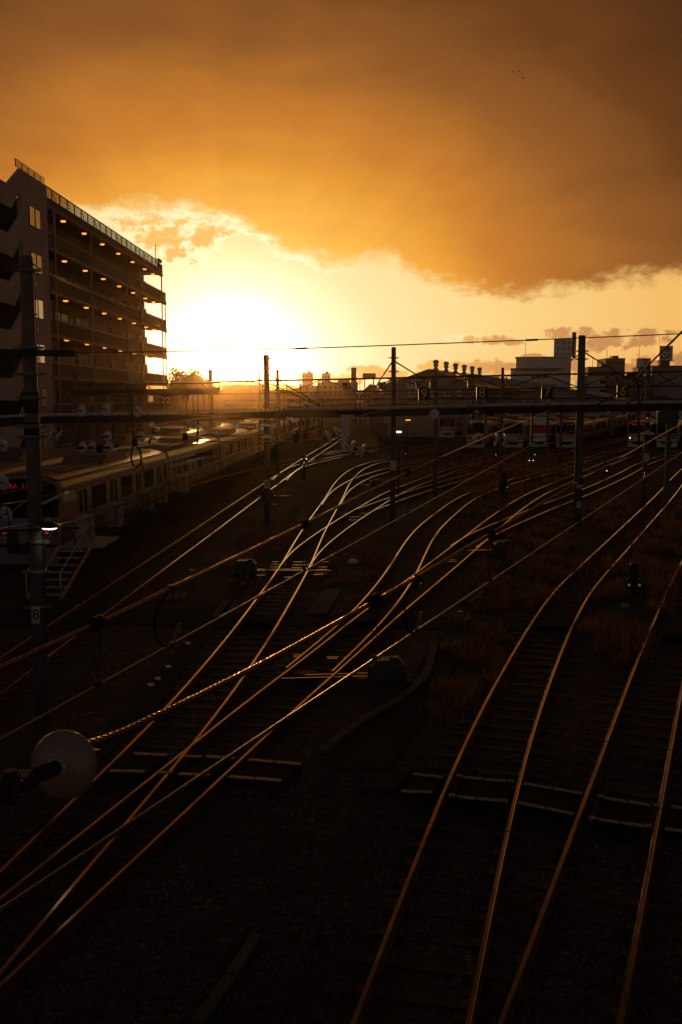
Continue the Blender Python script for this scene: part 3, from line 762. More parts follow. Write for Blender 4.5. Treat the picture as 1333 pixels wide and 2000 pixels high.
M_far = mat('far_wall', (.17, .14, .12), .85, 0, .15, .2)
M_farw = mat('far_pale_wall', (.58, .52, .48), .8, 0, .10, .15)
M_farr = mat('far_roof', (.10, .09, .085), .75, 0, .25, .3)
M_vent = mat('vent_metal', (.36, .33, .31), .55, .2, .2, 2)
M_win = mat('far_window', (.03, .03, .035), .15, 0, .1, 1)
def tower_block(name, x0, x1, yt, d, label, depth=14, m=None, rows=0, cols=0, group=None, roofbits=True, rz=0):
    a = PD(x0, yt, d); b = PD(x1, yt, d); h = a.z; w = b.x-a.x; cx = (a.x+b.x)/2
    root = thing(name, label, 'building', (cx, d+depth/2, 0), group)
    mb = MB(); mb.box((cx, d+depth/2, h/2), (w, depth, h), rz); build('wall', mb, m or M_far, root)
    mb = MB(); mb.box((cx, d+depth/2, h+.15), (w+.3, depth+.3, .3), rz)
    if roofbits: mb.box((cx+w*.15, d+depth/2, h+.9), (w*.3, depth*.4, 1.2), rz); mb.tube([(cx-w*.2, d+depth/2, h+.3), (cx-w*.2, d+depth/2, h+4)], .08, 5)
    build('roof', mb, M_farr, root)
    for r in range(rows):
        for c in range(cols):
            q = MB(); x = a.x+w*(c+.5)/cols; z = h-1.8-r*3.0
            if z < 3: continue
            q.box((x, d-.02, z), (w/cols*.5, .06, 1.2)); build('window', q, M_win, root)
    return root
tower_block('apartment_tower', 591, 611, 729, 620, 'brown block of flats on the horizon, first of the two right of the sun', 16, rows=3, cols=4)
tower_block('apartment_tower', 629, 645, 730, 600, 'pale block of flats on the horizon, second of the two right of the sun', 14, M_farw, rows=3, cols=3)
tower_block('office_building', 622, 700, 748, 420, 'low wide building on the skyline below the two blocks of flats', 20, rows=3, cols=8)
tower_block('office_building', 695, 742, 764, 330, 'flat roofed low building beneath the number 13 and 14 signs', 16, M_farw, rows=1, cols=6)
tower_block('office_building', 560, 640, 760, 380, 'long low dim building to the right of the glow', 16, rows=2, cols=9)
tower_block('depot_building', 300, 560, 764, 235, 'long low dark depot building beneath the setting sun', 16)
tower_block('depot_building', 330, 420, 757, 260, 'short dark building under the round tree', 14)
# water tank on legs
p = PD(722, 735, 300); root = thing('water_tank', 'small water tank on legs above the dark tree clump', 'tank', (p.x, 300, 0))
mb = MB(); mb.lathe([(1.9, -.8), (2.0, 0), (1.9, .9)], (p.x, 300, p.z), n=14); build('tank', mb, M_far, root)
for dx_ in (-1.3, 1.3):
    for dy_ in (-1.3, 1.3): build('leg', MB().bar((p.x+dx_, 300+dy_, 0), (p.x+dx_, 300+dy_, p.z-.8), .25), M_dark, root)
p = PD(692, 720, 210); root = thing('chimney', 'square dark chimney standing on the skyline left of the number 13 sign', 'chimney', (p.x, 210, 0))
build('shaft', MB().box((p.x, 210, p.z/2), (1.1, 1.1, p.z)), M_far, root); build('cap', MB().box((p.x, 210, p.z+.1), (1.2, 1.2, .2)), M_farr, root)

# small houses along the skyline
hr = random.Random(3); kinds = 0
for i in range(30):
    x = 470+i*30+hr.uniform(-8, 8); d = hr.uniform(240, 420); w = hr.uniform(6, 10); h = hr.uniform(4.5, 6.2); p = PD(x, 770, d)
    if 600 < x < 640: continue
    root = thing('house', 'small gabled house low on the far skyline under the beams', 'house', (p.x, d, 0), 'small houses along the far skyline')
    rz = hr.uniform(-.4, .4)
    if i < 1: src = None
    Mz = Matrix.Rotation(rz, 3, 'Z'); c = Vector((p.x, d, 0))
    build('wall', MB().box((p.x, d, h/2), (w, 7, h), rz), [M_far, M_farw, M_cream][i % 3], root)
    rf = MB(); rf.prism([c+Mz@Vector((-w/2-.4, -3.9, h+.002)), c+Mz@Vector((-w/2-.4, 3.9, h+.002)), c+Mz@Vector((-w/2-.4, 0, h+1.9))], Mz@Vector((w+.8, 0, 0))); build('roof', rf, M_farr, root)

# workshop with ventilators
def workshop():
    A = R(18); d0 = 172; p = PD(840, 723, d0); ridge = p.z
    ax = Vector((math.sin(A), math.cos(A), 0)); sd = Vector((math.cos(A), -math.sin(A), 0)); O = Vector((p.x, d0, 0))
    root = thing('workshop', 'gabled train workshop with a row of round roof ventilators', 'workshop', O)
    hw = 8.2; ev = ridge-2.9; L = 190
    Pt = lambda s, u, z: O+sd*s+ax*u+Vector((0, 0, z))
    M_gab = mat('corrugated_gable', (.36, .29, .25), .7, .2, .12, 3, .5, 6, stretch=(6, 6, .1))
    M_wroof = mat('workshop_roof', (.13, .115, .105), .42, .4, .25, .6)
    mb = MB(); mb.prism([Pt(-hw, 0, 0), Pt(hw, 0, 0), Pt(hw, 0, ev), Pt(0, 0, ridge), Pt(-hw, 0, ev)], ax*L); build('wall', mb, M_gab, root)
    mb = MB()
    for s in (-1, 1):
        mb.prism([Pt(0, -.6, ridge+.02), Pt(s*(hw+.8), -.6, ev-.24), Pt(s*(hw+.8), -.6, ev-.04), Pt(0, -.6, ridge+.22)], ax*(L+1))
    build('roof', mb, M_wroof, root)
    for k in range(9):
        mb = MB(); s0, s1 = 1.5, 7.2; u = 10+k*19; f = lambda s: ridge+.24-(2.9/hw)*s*1.0
        b = [Pt(s0, u, f(s0)), Pt(s1, u, f(s1)), Pt(s1, u+4, f(s1)), Pt(s0, u+4, f(s0))]
        mb.prism(b, (0, 0, .06)); build('skylight', mb, M_glass, root)
    for k in range(6):
        mb = MB(); u = 4+k*8.6; c = Pt(.2, u, ridge+.1)
        mb.box(c+Vector((0, 0, .1)), (.8, .8, .4), -A); mb.lathe([(.3, .2), (.3, .66), (.44, .7), (.48, 1.0), (.32, 1.05), (.32, 1.16), (.5, 1.2), (.52, 1.62), (.2, 1.8)], c, n=12)
        build('roof_ventilator', mb, M_vent, root)
    for k in range(13):
        mb = MB(); u = 12+k*11.5; c = Pt(5.2, u, ridge-1.7)
        mb.box(c+Vector((0, 0, .55)), (1.7, 1.9, 1.1), -A); mb.box(c+Vector((0, 0, 1.18)), (2.0, 2.2, .14), -A); mb.box(c-Vector((0, 0, .4)), (.9, 1.0, .9), -A)
        build('vent_box', mb, M_vent, root)
    # annexe roofs lower on the right
    o = thing('shed', 'long low shed with a pale ribbed roof, right of the workshop', 'shed', Pt(22, 20, 0))
    mb = MB(); mb.prism([Pt(9.6, 10, 0), Pt(30, 10, 0), Pt(30, 10, 6.4), Pt(20, 10, 8.4), Pt(9.6, 10, 6.8)], ax*150); build('wall', mb, M_gab, o)
    mb = MB(); mb.prism([Pt(20, 9.5, 8.42), Pt(30.5, 9.5, 6.32), Pt(30.5, 9.5, 6.52), Pt(20, 9.5, 8.62)], ax*151); mb.prism([Pt(20, 9.5, 8.42), Pt(9.4, 9.5, 6.78), Pt(9.4, 9.5, 6.98), Pt(20, 9.5, 8.62)], ax*151); ro = build('roof', mb, M_wroof, o)
    for k in range(12):
        mb = MB(); u = 14+k*12; mb.prism([Pt(20.4, u, 8.56), Pt(30, u, 6.64), Pt(30, u+3, 6.64), Pt(20.4, u+3, 8.56)], (0, 0, .05)); build('roof_rib', mb, M_farw, o)
    # kanji plates on the gable: the safety motto
    for px, py, ch in ((802, 751, '安'), (806, 769, '安'), (875, 768, '第'), (897, 768, '一'), (848, 768, '全')):
        q = PD(px, py, d0-1.2); q.y = d0-1.2-(q.x-O.x)*math.tan(A)*1.0
        q = PD(px, py, q.y)
        so = thing('motto_sign', {'安': 'white square sign with a black character, %s' % ('upper left on the workshop gable' if py < 760 else 'left of the number 9 sign'), '第': 'white square sign with a dense black character, right of the number 9 sign', '一': 'white square sign with a single black stroke, rightmost of the motto', '全': 'white sign partly hidden between the number 9 sign and a pole'}[ch], 'sign', q, 'white motto signs on the workshop gable')
        Mr = Matrix.Rotation(-A, 3, 'Z')
        build('board', MB().box(q, (1.05, .06, 1.12), -A), M_white, so)
        build('character', text_mb(ch, .95, Mr@FACE_CAM, q+Mr@Vector((0, -.04, 0)), .01, bold=.012), M_black, so)
workshop()

# the white department store and its tower
def store():
    d = 340; a = PD(1009, 700, d); b = PD(1108, 700, d); z1 = a.z; root = thing('department_store', 'large white windowless store with a tall stair tower on its roof', 'store', ((a.x+b.x)/2, d, 0))
    ar = R(14)
    ax = Vector((math.sin(ar), math.cos(ar), 0)); sd = Vector((math.cos(ar), -math.sin(ar), 0)); O = Vector((a.x, d, 0)); w = (b.x-a.x)/math.cos(ar)
    Q = lambda s, u, z: O+sd*s+ax*u+Vector((0, 0, z))
    def blk(name, s0, s1, u0, u1, z0, z1_, m): return build(name, MB().box(Q((s0+s1)/2, (u0+u1)/2, (z0+z1_)/2), (s1-s0, u1-u0, z1_-z0), -ar), m, root)
    M_w2 = mat('store_white', (.70, .64, .60), .8, 0, .07, .2)
    M_w3 = mat('store_side', (.50, .45, .42), .8, 0, .10, .3, .3, 2)
    blk('wall', 0, w, 0, 26, 0, z1, M_w2); blk('cornice', -.3, w+.3, -.3, 26.3, z1, z1+.5, M_w3); blk('lower_wall', -1.6, w*.98, -1.2, -.01, 0, z1-4.2, M_w2); blk('podium', -2.6, w*.9, -2.4, -1.21, 0, z1-8.2, M_w2)
    tx0 = w*.70; tz = PD(1078, 662, d).z; blk('tower', tx0, w*1.02, 2, 8, z1+.5, tz, M_w2); blk('tower_core', w*1.03, w*1.10, 3.5, 14, z1+.5, tz+2.2, mat('store_dark', (.08, .065, .055), .8, 0, .2, .5))
    for k in range(6): blk('balcony', w*1.021, w*1.07, 2.4, 14, z1+1+k*(tz-z1-1)/6, z1+1.5+k*(tz-z1-1)/6, M_far)
    for r in range(5):
        for c in range(3): blk('window', tx0+1+c*1.75, tx0+1.6+c*1.75, 1.93, 2.02, tz-1.8-r*1.8, tz-1.2-r*1.8, M_win)
    for c in range(5): blk('window', 2.0+c*1.5, 2.9+c*1.5, -2.46, -2.39, z1-11.2, z1-9.4, M_win)
    blk('window_strip', w*.3, w*.62, -1.26, -1.19, z1-6.7, z1-6.0, M_win); blk('railing', -1.6, w*.9, -1.9, -1.85, z1-4.2, z1-3.3, M_far)
    build('antenna_mast', MB().tube([Q(3, 2, z1), Q(3, 2, z1+7)], .07, 5), M_dark, root)
store()
tower_block('office_building', 1150, 1214, 718, 360, 'brown flat roofed building right of the tall concrete pole', 16, rows=3, cols=8)
tower_block('office_building', 1184, 1222, 701, 420, 'taller dark block behind the brown flat roofed building', 14, M_far, rows=2, cols=4)
tower_block('parking_building', 1150, 1245, 735, 320, 'long pale terraced building above the number 6 sign', 10, M_farw, rows=4, cols=1, roofbits=False)
tower_block('department_store', 1275, 1342, 716, 300, 'broad grey store carrying the rooftop logo boards', 20, mat('grey_store', (.30, .27, .27), .8, 0, .1, .2), roofbits=False)
tower_block('office_building', 1340, 1440, 735, 300, 'low dark block at the right edge beside the grey store', 20)
tower_block('office_building', 1205, 1280, 738, 290, 'dark stepped block in front of the grey store', 12, rows=3, cols=5)
def logo_board(x0, x1, y0, y1, d, label, full):
    a = PD(x0, y0, d); b = PD(x1, y1, d); cx = (a.x+b.x)/2; w = b.x-a.x; h = a.z-b.z; zc = (a.z+b.z)/2
    root = thing('logo_board', label, 'sign', (cx, d, b.z), 'rooftop logo boards')
    build('board', MB().box((cx, d, zc), (w, w*.8, h)), M_white, root)
    mb = MB(); mb.box((cx, d, b.z-1.0), (w*.7, w*.6, 2.0)); mb.box((cx, d, b.z-.1), (w*1.15, w, .15)); build('base', mb, M_far, root)
    y = d-w*.4-.08; U = lambda u, v: (cx+u*w/2, y, zc+v*h/2)
    Mo = mat('logo_orange', (.60, .08, .02), .6, 0, .05, 3); Mg = mat('logo_green', (.02, .14, .04), .6, 0, .05, 3)
    mb = MB(); s = .0 if full else .0
    mb.prism([U(-.62, .78), U(.52, .78), U(.52, .50), U(.30, .14), U(-.05, .14), U(.16, .44), U(-.62, .44)], (0, .05, 0)); 
    if full: mb.prism([U(-.22, .02), U(.02, .02), U(-.05, -.42), U(-.30, -.42)], (0, .05, 0))
    else: mb.prism([U(.12, .16), U(.44, .16), U(.05, -.75), U(-.3, -.75)], (0, .05, 0))
    build('numeral', mb, Mo, root)
    if full:
        mb = MB(); pts = [(-.78, -.45), (-.5, -.72), (-.1, -.72), (.25, -.55), (.55, -.2), (.70, -.05)]
        for p, q in zip(pts, pts[1:]): mb.bar(U(*p), U(*q), .05, .42)
        mb.bar(U(.5, -.42), U(.72, -.35), .05, .34); mb.bar(U(.58, .1), U(.6, .5), .05, .26); mb.bar(U(.3, .55), U(.66, .62), .05, .2); build('swoosh', mb, Mg, root)
    if not full: build('swoosh', MB().bar(U(.5, -.7), U(.85, -.45), .05, .25).bar(U(.62, -.2), U(.64, .05), .05, .2), Mg, root)
    build('antenna_mast', MB().tube([(cx-w*.4, d, a.z), (cx-w*.4, d, a.z+3.6)], .05, 5), M_dark, root)
logo_board(1286, 1311, 676, 704, 300, 'tall white rooftop logo board with orange numeral and green curve', True)
logo_board(1247, 1269, 700, 717, 290, 'lower white rooftop board with only an orange numeral', False)
# lit windows under the beam
root = thing('depot_office', 'low dark depot office with a strip of lit orange windows', 'building', PD(795, 840, 200)*1)
p = PD(800, 806, 200); ORG[root.name] = Vector((p.x, 200, 0)); root.location = (p.x, 200, 0)
build('wall', MB().box((p.x, 205, 2.6), (16, 8, 5.2)), M_far, root); build('roof', MB().box((p.x, 205, 5.3), (16.6, 8.6, .2)), M_farr, root)
for k in range(9):
    if k in (3, 7): continue
    build('window', MB().box((p.x-4+k*.95, 200.97, p.z), (.62, .05, .8)), mat('lit_office_window', (1, .6, .2), .5, emit=(1, .45, .08, .5+.3*((k*7) % 3))), root)
# ------------------------------------------------------------------ poles
def pole(px, ytop, d, wpx, label, group='concrete poles of the overhead line', bands=(), plates=(), lamp=None, base=0, xb=None, step=False, extra=None):
    t = PD(px, ytop, d); r = wpx/2*d/F; zt = t.z
    root = thing('concrete_pole', label, 'pole', (t.x, d, 0), group)
    mb = MB(); mb.lathe([(r*1.12, base-.3), (r*1.0, zt*.55), (r*.92, zt-.06), (r*.8, zt)], (t.x, d, 0), n=18); build('shaft', mb, M_conc, root)
    for z in bands:
        mb = MB(); rr = r*1.08+.012; mb.lathe([(rr, -.04), (rr+.012, -.03), (rr+.012, .03), (rr, .04)], (t.x, d, z), n=18)
        mb.box((t.x+rr+.05, d-.02, z), (.14, .05, .05)); mb.box((t.x-rr-.05, d-.02, z), (.14, .05, .05)); build('clamp_band', mb, M_band, root)
    for z, w, h, txt in plates:
        pl = build('number_plate', MB().box((t.x, d-r*1.12-.03, z), (w, .02, h)), M_plate, root)
        if txt: 
            mb = MB()
            for i, ch in enumerate(txt): text_mb(ch, h/len(txt)*.9, FACE_CAM, (t.x, d-r*1.12-.042, z+h/2-(i+.5)*h/len(txt)), .003, mb=mb)
            build('plate_numeral', mb, M_black, pl)
    return root, Vector((t.x, d, 0)), r, zt
# the near pole, a tall concrete mast left, with a lamp on it
nd = 19.3; nx = PD(52, 500, nd).x
pA, a0, rA, zA = pole(52, 500, nd, 27, 'near tall concrete pole at left carrying a lit lamp', bands=(8.9, 7.45, 6.95, 6.5, 5.95, 5.75, 3.7, 3.1, 2.4), plates=[(2.28, .16, .34, '8')])
zz = lambda y: PD(60, y, nd).z
mb = MB(); mb.lathe([(rA*1.12, -.2), (rA*1.14, 0), (rA*1.12, .2)], (a0.x, nd, zz(786)), n=18); mb.lathe([(rA*1.12, -.14), (rA*1.12, .14)], (a0.x, nd, zz(838)), n=18); build('collar', mb, M_dark, pA)
mb = MB()
for z in [3.6+.28*k for k in range(20)]: mb.box((a0.x+rA+.03, nd-.03, z), (.04, .06, .03))
mb.tube([(a0.x+rA+.03, nd-.05, 1.5), (a0.x+rA+.03, nd-.05, 8.6)], .012, 6); build('cable', mb, M_wire, pA)
# lamp head facing down on a short arm, with its own light
lz = zz(1027)
mb = MB(); mb.bar((a0.x+.12, nd-.1, lz+.10), (a0.x+.42, nd-.25, lz+.06), .04); mb.lathe([(.03, .12), (.17, .05), (.19, 0)], (a0.x+.34, nd-.22, lz), n=14); hd = build('lamp_head', mb, M_dark, pA)
mb = MB(); mb.lathe([(.03, -.05), (.12, -.035), (.16, -.004)], (a0.x+.34, nd-.22, lz), n=14); build('lamp_glass', mb, M_lampc, hd)
ld = bpy.data.lights.new('pole_lamp_light', 'SPOT'); lo = bpy.data.objects.new('pole_lamp_light', ld); C.objects.link(lo); lo.location = (a0.x+.36, nd-.24, lz-.08)
ld.energy = 1.1; ld.color = (1, .86, .40); ld.spot_size = R(160); ld.spot_blend = .8; ld.shadow_soft_size = .1
lo.rotation_euler = (0, 0, 0)
# cross arm box and small equipment left of the pole
mb = MB(); mb.bar((a0.x-1.7, nd-.15, zz(1040)), (a0.x+.9, nd-.2, zz(1028)), .06); mb.box((a0.x-.35, nd-.3, zz(1046)), (.18, .16, .24))
for dx_ in (-.8, -.45, .15): mb.tube([(a0.x+dx_, nd-.15, zz(1035)), (a0.x+dx_-.03, nd-.2, zz(985))], .012, 6)
build('cross_arm', mb, M_dark, pA)
o = build('arm_beam', MB().bar((a0.x-3.5, nd-.3, zz(684)), (a0.x+.95, nd-.3, zz(692)), .11, .12), M_dark, pA)
mb = MB(); mb.bar((a0.x+.3, nd-.42, zz(978)), (a0.x+.75, nd-.42, zz(958)), .3, .05); build('rain_cover', mb, M_galv, pA)

PB = [
 ('B', 521, 693, 53, 12, 'fat concrete pole standing in the glow right of the sun', [8.6, 8.1], [(2.0, .3, .45, '8')]),
 ('C', 770, 678, 52, 9.5, 'slim concrete pole in front of the workshop gable', [8.6, 7.9, 7.5, 7.1], [(3.05, .3, .5, '')]),
 ('D', 1138, 655, 51, 15, 'thickest concrete pole, right of the white store', [8.9, 8.5, 6.9, 3.9], [(2.2, .28, .5, ''), (1.1, .22, .35, '')]),
 ('E', 412, 722, 88, 9, 'pale pole just left of the sun on the skyline', [8], []),
 ('F', 543, 722, 85, 6.5, 'middle-sized pole to the right of the fat pole in the glow', [8.2], []),
 ('G', 507, 724, 100, 4, 'thinnest pole, left of the fat pole in the glow', [8.4], []),
 ('H', 853, 730, 64, 7, 'pole in front of the number 11 sign and the unlit yellow train', [6.5], []),
 ('I', 983, 718, 68, 6, 'thin pole between the number 8 and number 7 signs', [7.4], []),
 ('J', 1268, 712, 60, 9, 'pole in front of the grey store below the logo boards', [7.8, 5.5, 3.2], [(3.0, .3, .5, '')]),
 ('K', 147, 727, 62, 10, 'dark pole before the apartment block, left of the number 23 sign', [7.6], []),
 ('L', 588, 750, 150, 5.5, 'far pole first right of the glow under the two blocks of flats', [], []),
 ('M', 601, 755, 160, 4.5, 'far pole second right of the glow', [], []),
 ('N', 623, 747, 150, 4, 'far pole third right of the glow, under the pale block of flats', [], []),
 ('O', 629, 758, 170, 4, 'short far pole fourth right of the glow', [], []),
 ('Q', 1098, 792, 100, 5, 'thin pole beneath the beam, right of the striped target board', [4.5], []),
 ('U', 950, 800, 95, 5, 'thin pole beneath the beam, beside the two tilted insulators', [4.5], []),
]
POLE = {}
for key, px, yt, d, w, lab, bands, plates in PB:
    POLE[key] = pole(px, yt, d, w, lab, bands=bands, plates=plates)
# pole with a green painted foot at the right edge
t = PD(1308, 800, 62); root = thing('signal_post', 'green painted steel post with boxes at the right edge', 'post', (t.x, 62, 0))
mb = MB(); mb.box((t.x, 62, t.z/2), (.28, .28, t.z)); build('post', mb, mat('green_paint', (.05, .10, .03), .6, 0, .2, 3), root)
mb = MB(); mb.box((t.x-.1, 62, t.z-.4), (1.3, .35, .9)); build('box', mb, mat('green_box', (.04, .07, .03), .6, 0, .2, 3), root)

# ------------------------------------------------------------------ gantries
def number_sign(txt, px, py, d, s, label, hang=None, stand=None):
    p = PD(px, py, d); root = thing('number_sign', label, 'number sign', (p.x, d, p.z-s/2), 'track number signs on the gantries')
    mb = MB(); mb.box(p, (s*.94, .06, s)); build('board', mb, M_black, root)
    build('numeral', text_mb(txt, s*(1.12 if len(txt) == 1 else .86), FACE_CAM, (p.x, d-.035, p.z), .012, bold=-.004 if len(txt) > 1 else .0), M_sign, root)
    mb = MB()
    for q in (-.3, .3):
        if stand: mb.bar((p.x+q*s, d+.06, p.z-s*.5-stand), (p.x+q*s, d+.06, p.z+s*.3), .05)
        if hang: mb.bar((p.x+q*s, d+.06, p.z-s*.3), (p.x+q*s, d+.06, p.z+s*.5+hang), .05)
    build('bracket', mb, M_dark, root)
# tube beam across the whole yard
GD = 50.2
bl, br = PD(-60, 818, GD), PD(1420, 788, GD)
root = thing('gantry_beam', 'long grey tubular beam spanning all the tracks from left to right', 'gantry', (0, GD, 6.0))
by = [(-60, 815), (100, 809.5), (300, 806), (520, 800), (740, 796), (980, 790), (1333, 784), (1420, 783)]
bp = [PD(x, y+2.5, GD) for x, y in by]
mb = MB(); mb.tube([p+Vector((0, -.12, .04)) for p in bp], .085, 16); build('tube', mb, M_galv, root)  # pale thin tube stands for the sky-lit top of the round beam
mb = MB()
for p, q in zip(bp, bp[1:]): mb.bar(p-Vector((0, -.05, .22)), q-Vector((0, -.05, .22)), .30, .34)
build('beam_shaded_underside', mb, M_dark, root)  # dark box stands for the shaded underside of the same round beam
for k in range(26):
    t = k/25; i = t*(len(bp)-1); a = int(min(i, len(bp)-2)); p = bp[a].lerp(bp[a+1], i-a)
    mb = MB(); mb.box(p-Vector((0, 0, .2)), (.08, .40, .46)); build('joint_flange', mb, M_dark, root)
def beam_at(px):
    for (x0, y0), (x1, y1), a, b in zip(by, by[1:], bp, bp[1:]):
        if x0 <= px <= x1: return a.lerp(b, (px-x0)/(x1-x0))
for px in (380, 389, 511, 520, 548, 556, 696, 704, 1040, 1070, 1225, 1250, 255, 262, 915, 922):
    p = beam_at(px); mb = MB(); mb.bar(p+Vector((0, -.24, -.8)), p+Vector((0, -.24, .95 if px < 600 else .35)), .05); build('upright', mb, M_dark, root)
p = beam_at(674); mb = MB(); mb.box(p+Vector((0, -.1, -1.15)), (.3, .3, 1.7)); mb.box(p+Vector((.15, -.1, -.36)), (.7, .34, .2)); mb.bar(p+Vector((0, -.1, -1.9)), p+Vector((.75, -.12, -2.1)), .18); build('drop_arm', mb, M_galv, root)
for c, px, py in (('9', 829, 770), ('8', 942.5, 768), ('7', 1069.5, 767), ('6', 1217, 764.5)):
    number_sign(c, px, py, GD-.3, .60, 'black square sign with a large yellow %s on the tube beam' % {'9': 'nine', '8': 'eight', '7': 'seven', '6': 'six'}[c], stand=.15)
# beam on the left with hanging numbers
root = thing('gantry_beam', 'short dark beam in front of the apartment block carrying signs 22 and 23', 'gantry', (-10, 62, 6.5))
mb = MB(); a, b = PD(140, 768, 62), PD(430, 764, 62); mb.bar(a, b, .3, .38); build('beam', mb, M_dark, root)
mb = MB(); mb.bar(a+Vector((0, 0, .5)), b+Vector((0, 0, .5)), .08)
for k in range(9): mb.bar(a.lerp(b, k/8)+Vector((0, 0, .5)), a.lerp(b, min(1, (k+.5)/8)), .06)
build('bracing', mb, M_dark, root)
number_sign('23', 235, 783.5, 61.7, .66, 'black sign with yellow 23, hanging before the apartment block', hang=.1)
number_sign('22', 325, 782, 61.7, .66, 'black sign with yellow 22, right below the corner of the apartment block', hang=.1)
# lattice gantries behind
def lattice(y0l, y0r, y1l, y1r, x0, x1, d, label, n=14):
    root = thing('gantry_beam', label, 'gantry', ((PD(x0, 770, d).x+PD(x1, 770, d).x)/2, d, 6))
    a, b, c, e = PD(x0, y0l, d), PD(x1, y0r, d), PD(x0, y1l, d), PD(x1, y1r, d)
    build('upper_chord', MB().bar(a, b, .16), M_dark, root); build('lower_chord', MB().bar(c, e, .12), M_dark, root)
    mb = MB()
    for k in range(n):
        p, q = k/n, (k+1)/n
        if k % 2: mb.bar(a.lerp(b, p), c.lerp(e, q), .09)
        else: mb.bar(c.lerp(e, p), a.lerp(b, q), .09)
        mb.bar(a.lerp(b, p), c.lerp(e, p), .07)
    build('bracing', mb, M_dark, root)
lattice(746, 724, 770, 752, 418, 1420, 88, 'lattice gantry crossing the skyline, holding the signs 10 to 14')
lattice(782, 778, 792, 789, 440, 1200, 118, 'low lattice gantry just above the tube beam, behind it', 18)
lattice(772, 768, 780, 777, 560, 1000, 150, 'farthest lattice gantry behind the other beams', 14)
for c, px, py in (('14', 676.5, 755.5), ('13', 746.5, 753.5), ('12', 819.5, 752), ('11', 847, 751.5), ('10', 920.5, 749)):
    number_sign(c, px, py, 87.6, .62, 'black sign with faint yellow %s on the lattice gantry' % c, hang=.1)
# small bent conduits above the left beam and at right
def bent(pts, label):
    o = build('bent_pipe', MB().tube(crom(pts, .3), .05, 8), M_dark); tag(o, label, 'pipe')
bent([PD(232, 748, 45), PD(246, 750, 45), PD(254, 765, 45), PD(258, 800, 45), PD(262, 865, 45)], 'dark bent pipe hanging beside the number 23 sign')
bent([PD(1225, 731, 49), PD(1238, 733, 49), PD(1246, 745, 49), PD(1248, 775, 49), PD(1249, 870, 49)], 'dark bent pipe right of the number 6 sign')
# striped target
p0 = PD(1055, 838, GD-.5)
root = thing('target_board', 'white board with a red stripe in a dark frame hanging from the tube beam', 'sign', (p0.x, GD-.5, p0.z-.7))
mb = MB(); mb.box(p0, (.86, .06, 1.32)); build('frame', mb, M_black, root)
for k, m_ in ((-.41, M_white), (0, mat('stop_red', (.55, .015, .02), .5, 0, .1, 4)), (.41, M_white)): build('stripe', MB().box(p0+Vector((0, -.045, k)), (.66, .03, .40)), m_, root)
mb = MB(); 
for q in (-.4, .4): mb.bar(p0+Vector((q, .06, -.6)), p0+Vector((q, .06, 1.15)), .07)
build('bracket', mb, M_dark, root)
p = PD(932, 804, GD-.3); root = thing('marker_plate', 'small blank pale plate under the tube beam', 'sign', p); build('plate', MB().box(p, (.20, .04, .14)), M_plate, root); build('bracket', MB().bar(p+Vector((0, .03, 0)), p+Vector((0, .03, .35)), .03), M_dark, root)
p = PD(748, 838, 145); root = thing('relay_cabinet', 'pale upright cabinet beside the slim concrete pole', 'cabinet', (p.x, 145, 0)); build('cabinet', MB().box((p.x, 145, p.z), (1.4, .8, 1.8)), M_concl, root); build('plinth', MB().box((p.x, 145, (p.z-.9)/2), (1.2, .7, p.z-.9)), M_dark, root)

# ------------------------------------------------------------------ insulators
def insulator(a, b, dia, label, group='porcelain insulators on the overhead wires', discs=2, flip=False):
    a, b = Vector(a), Vector(b); L = (b-a).length; ax = (b-a).normalized(); c0 = a
    root = thing('insulator', label, 'insulator', a, group)
    mb = MB(); mb.tube([a, b], L*.03+.012, 8); build('pin', mb, M_dark, root)
    for k in range(discs):
        o = a.lerp(b, (k+.6)/(discs+.2)); s = -1 if flip else 1
        r = dia/2; mb = MB()
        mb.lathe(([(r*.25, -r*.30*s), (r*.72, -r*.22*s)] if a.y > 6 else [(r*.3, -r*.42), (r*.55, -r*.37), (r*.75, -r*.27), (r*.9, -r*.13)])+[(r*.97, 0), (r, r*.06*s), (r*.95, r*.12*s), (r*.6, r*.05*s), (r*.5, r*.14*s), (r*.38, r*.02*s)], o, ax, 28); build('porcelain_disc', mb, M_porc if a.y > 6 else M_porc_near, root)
        mb = MB(); mb.lathe([(r*.26, -r*.62*s), (r*.30, -r*.56*s), (r*.30, -r*.28*s)] if s > 0 else [(r*.30, r*.28), (r*.30, r*.56), (r*.26, r*.62)], o, ax, 14); build('cap', mb, M_galv, root)
    return root
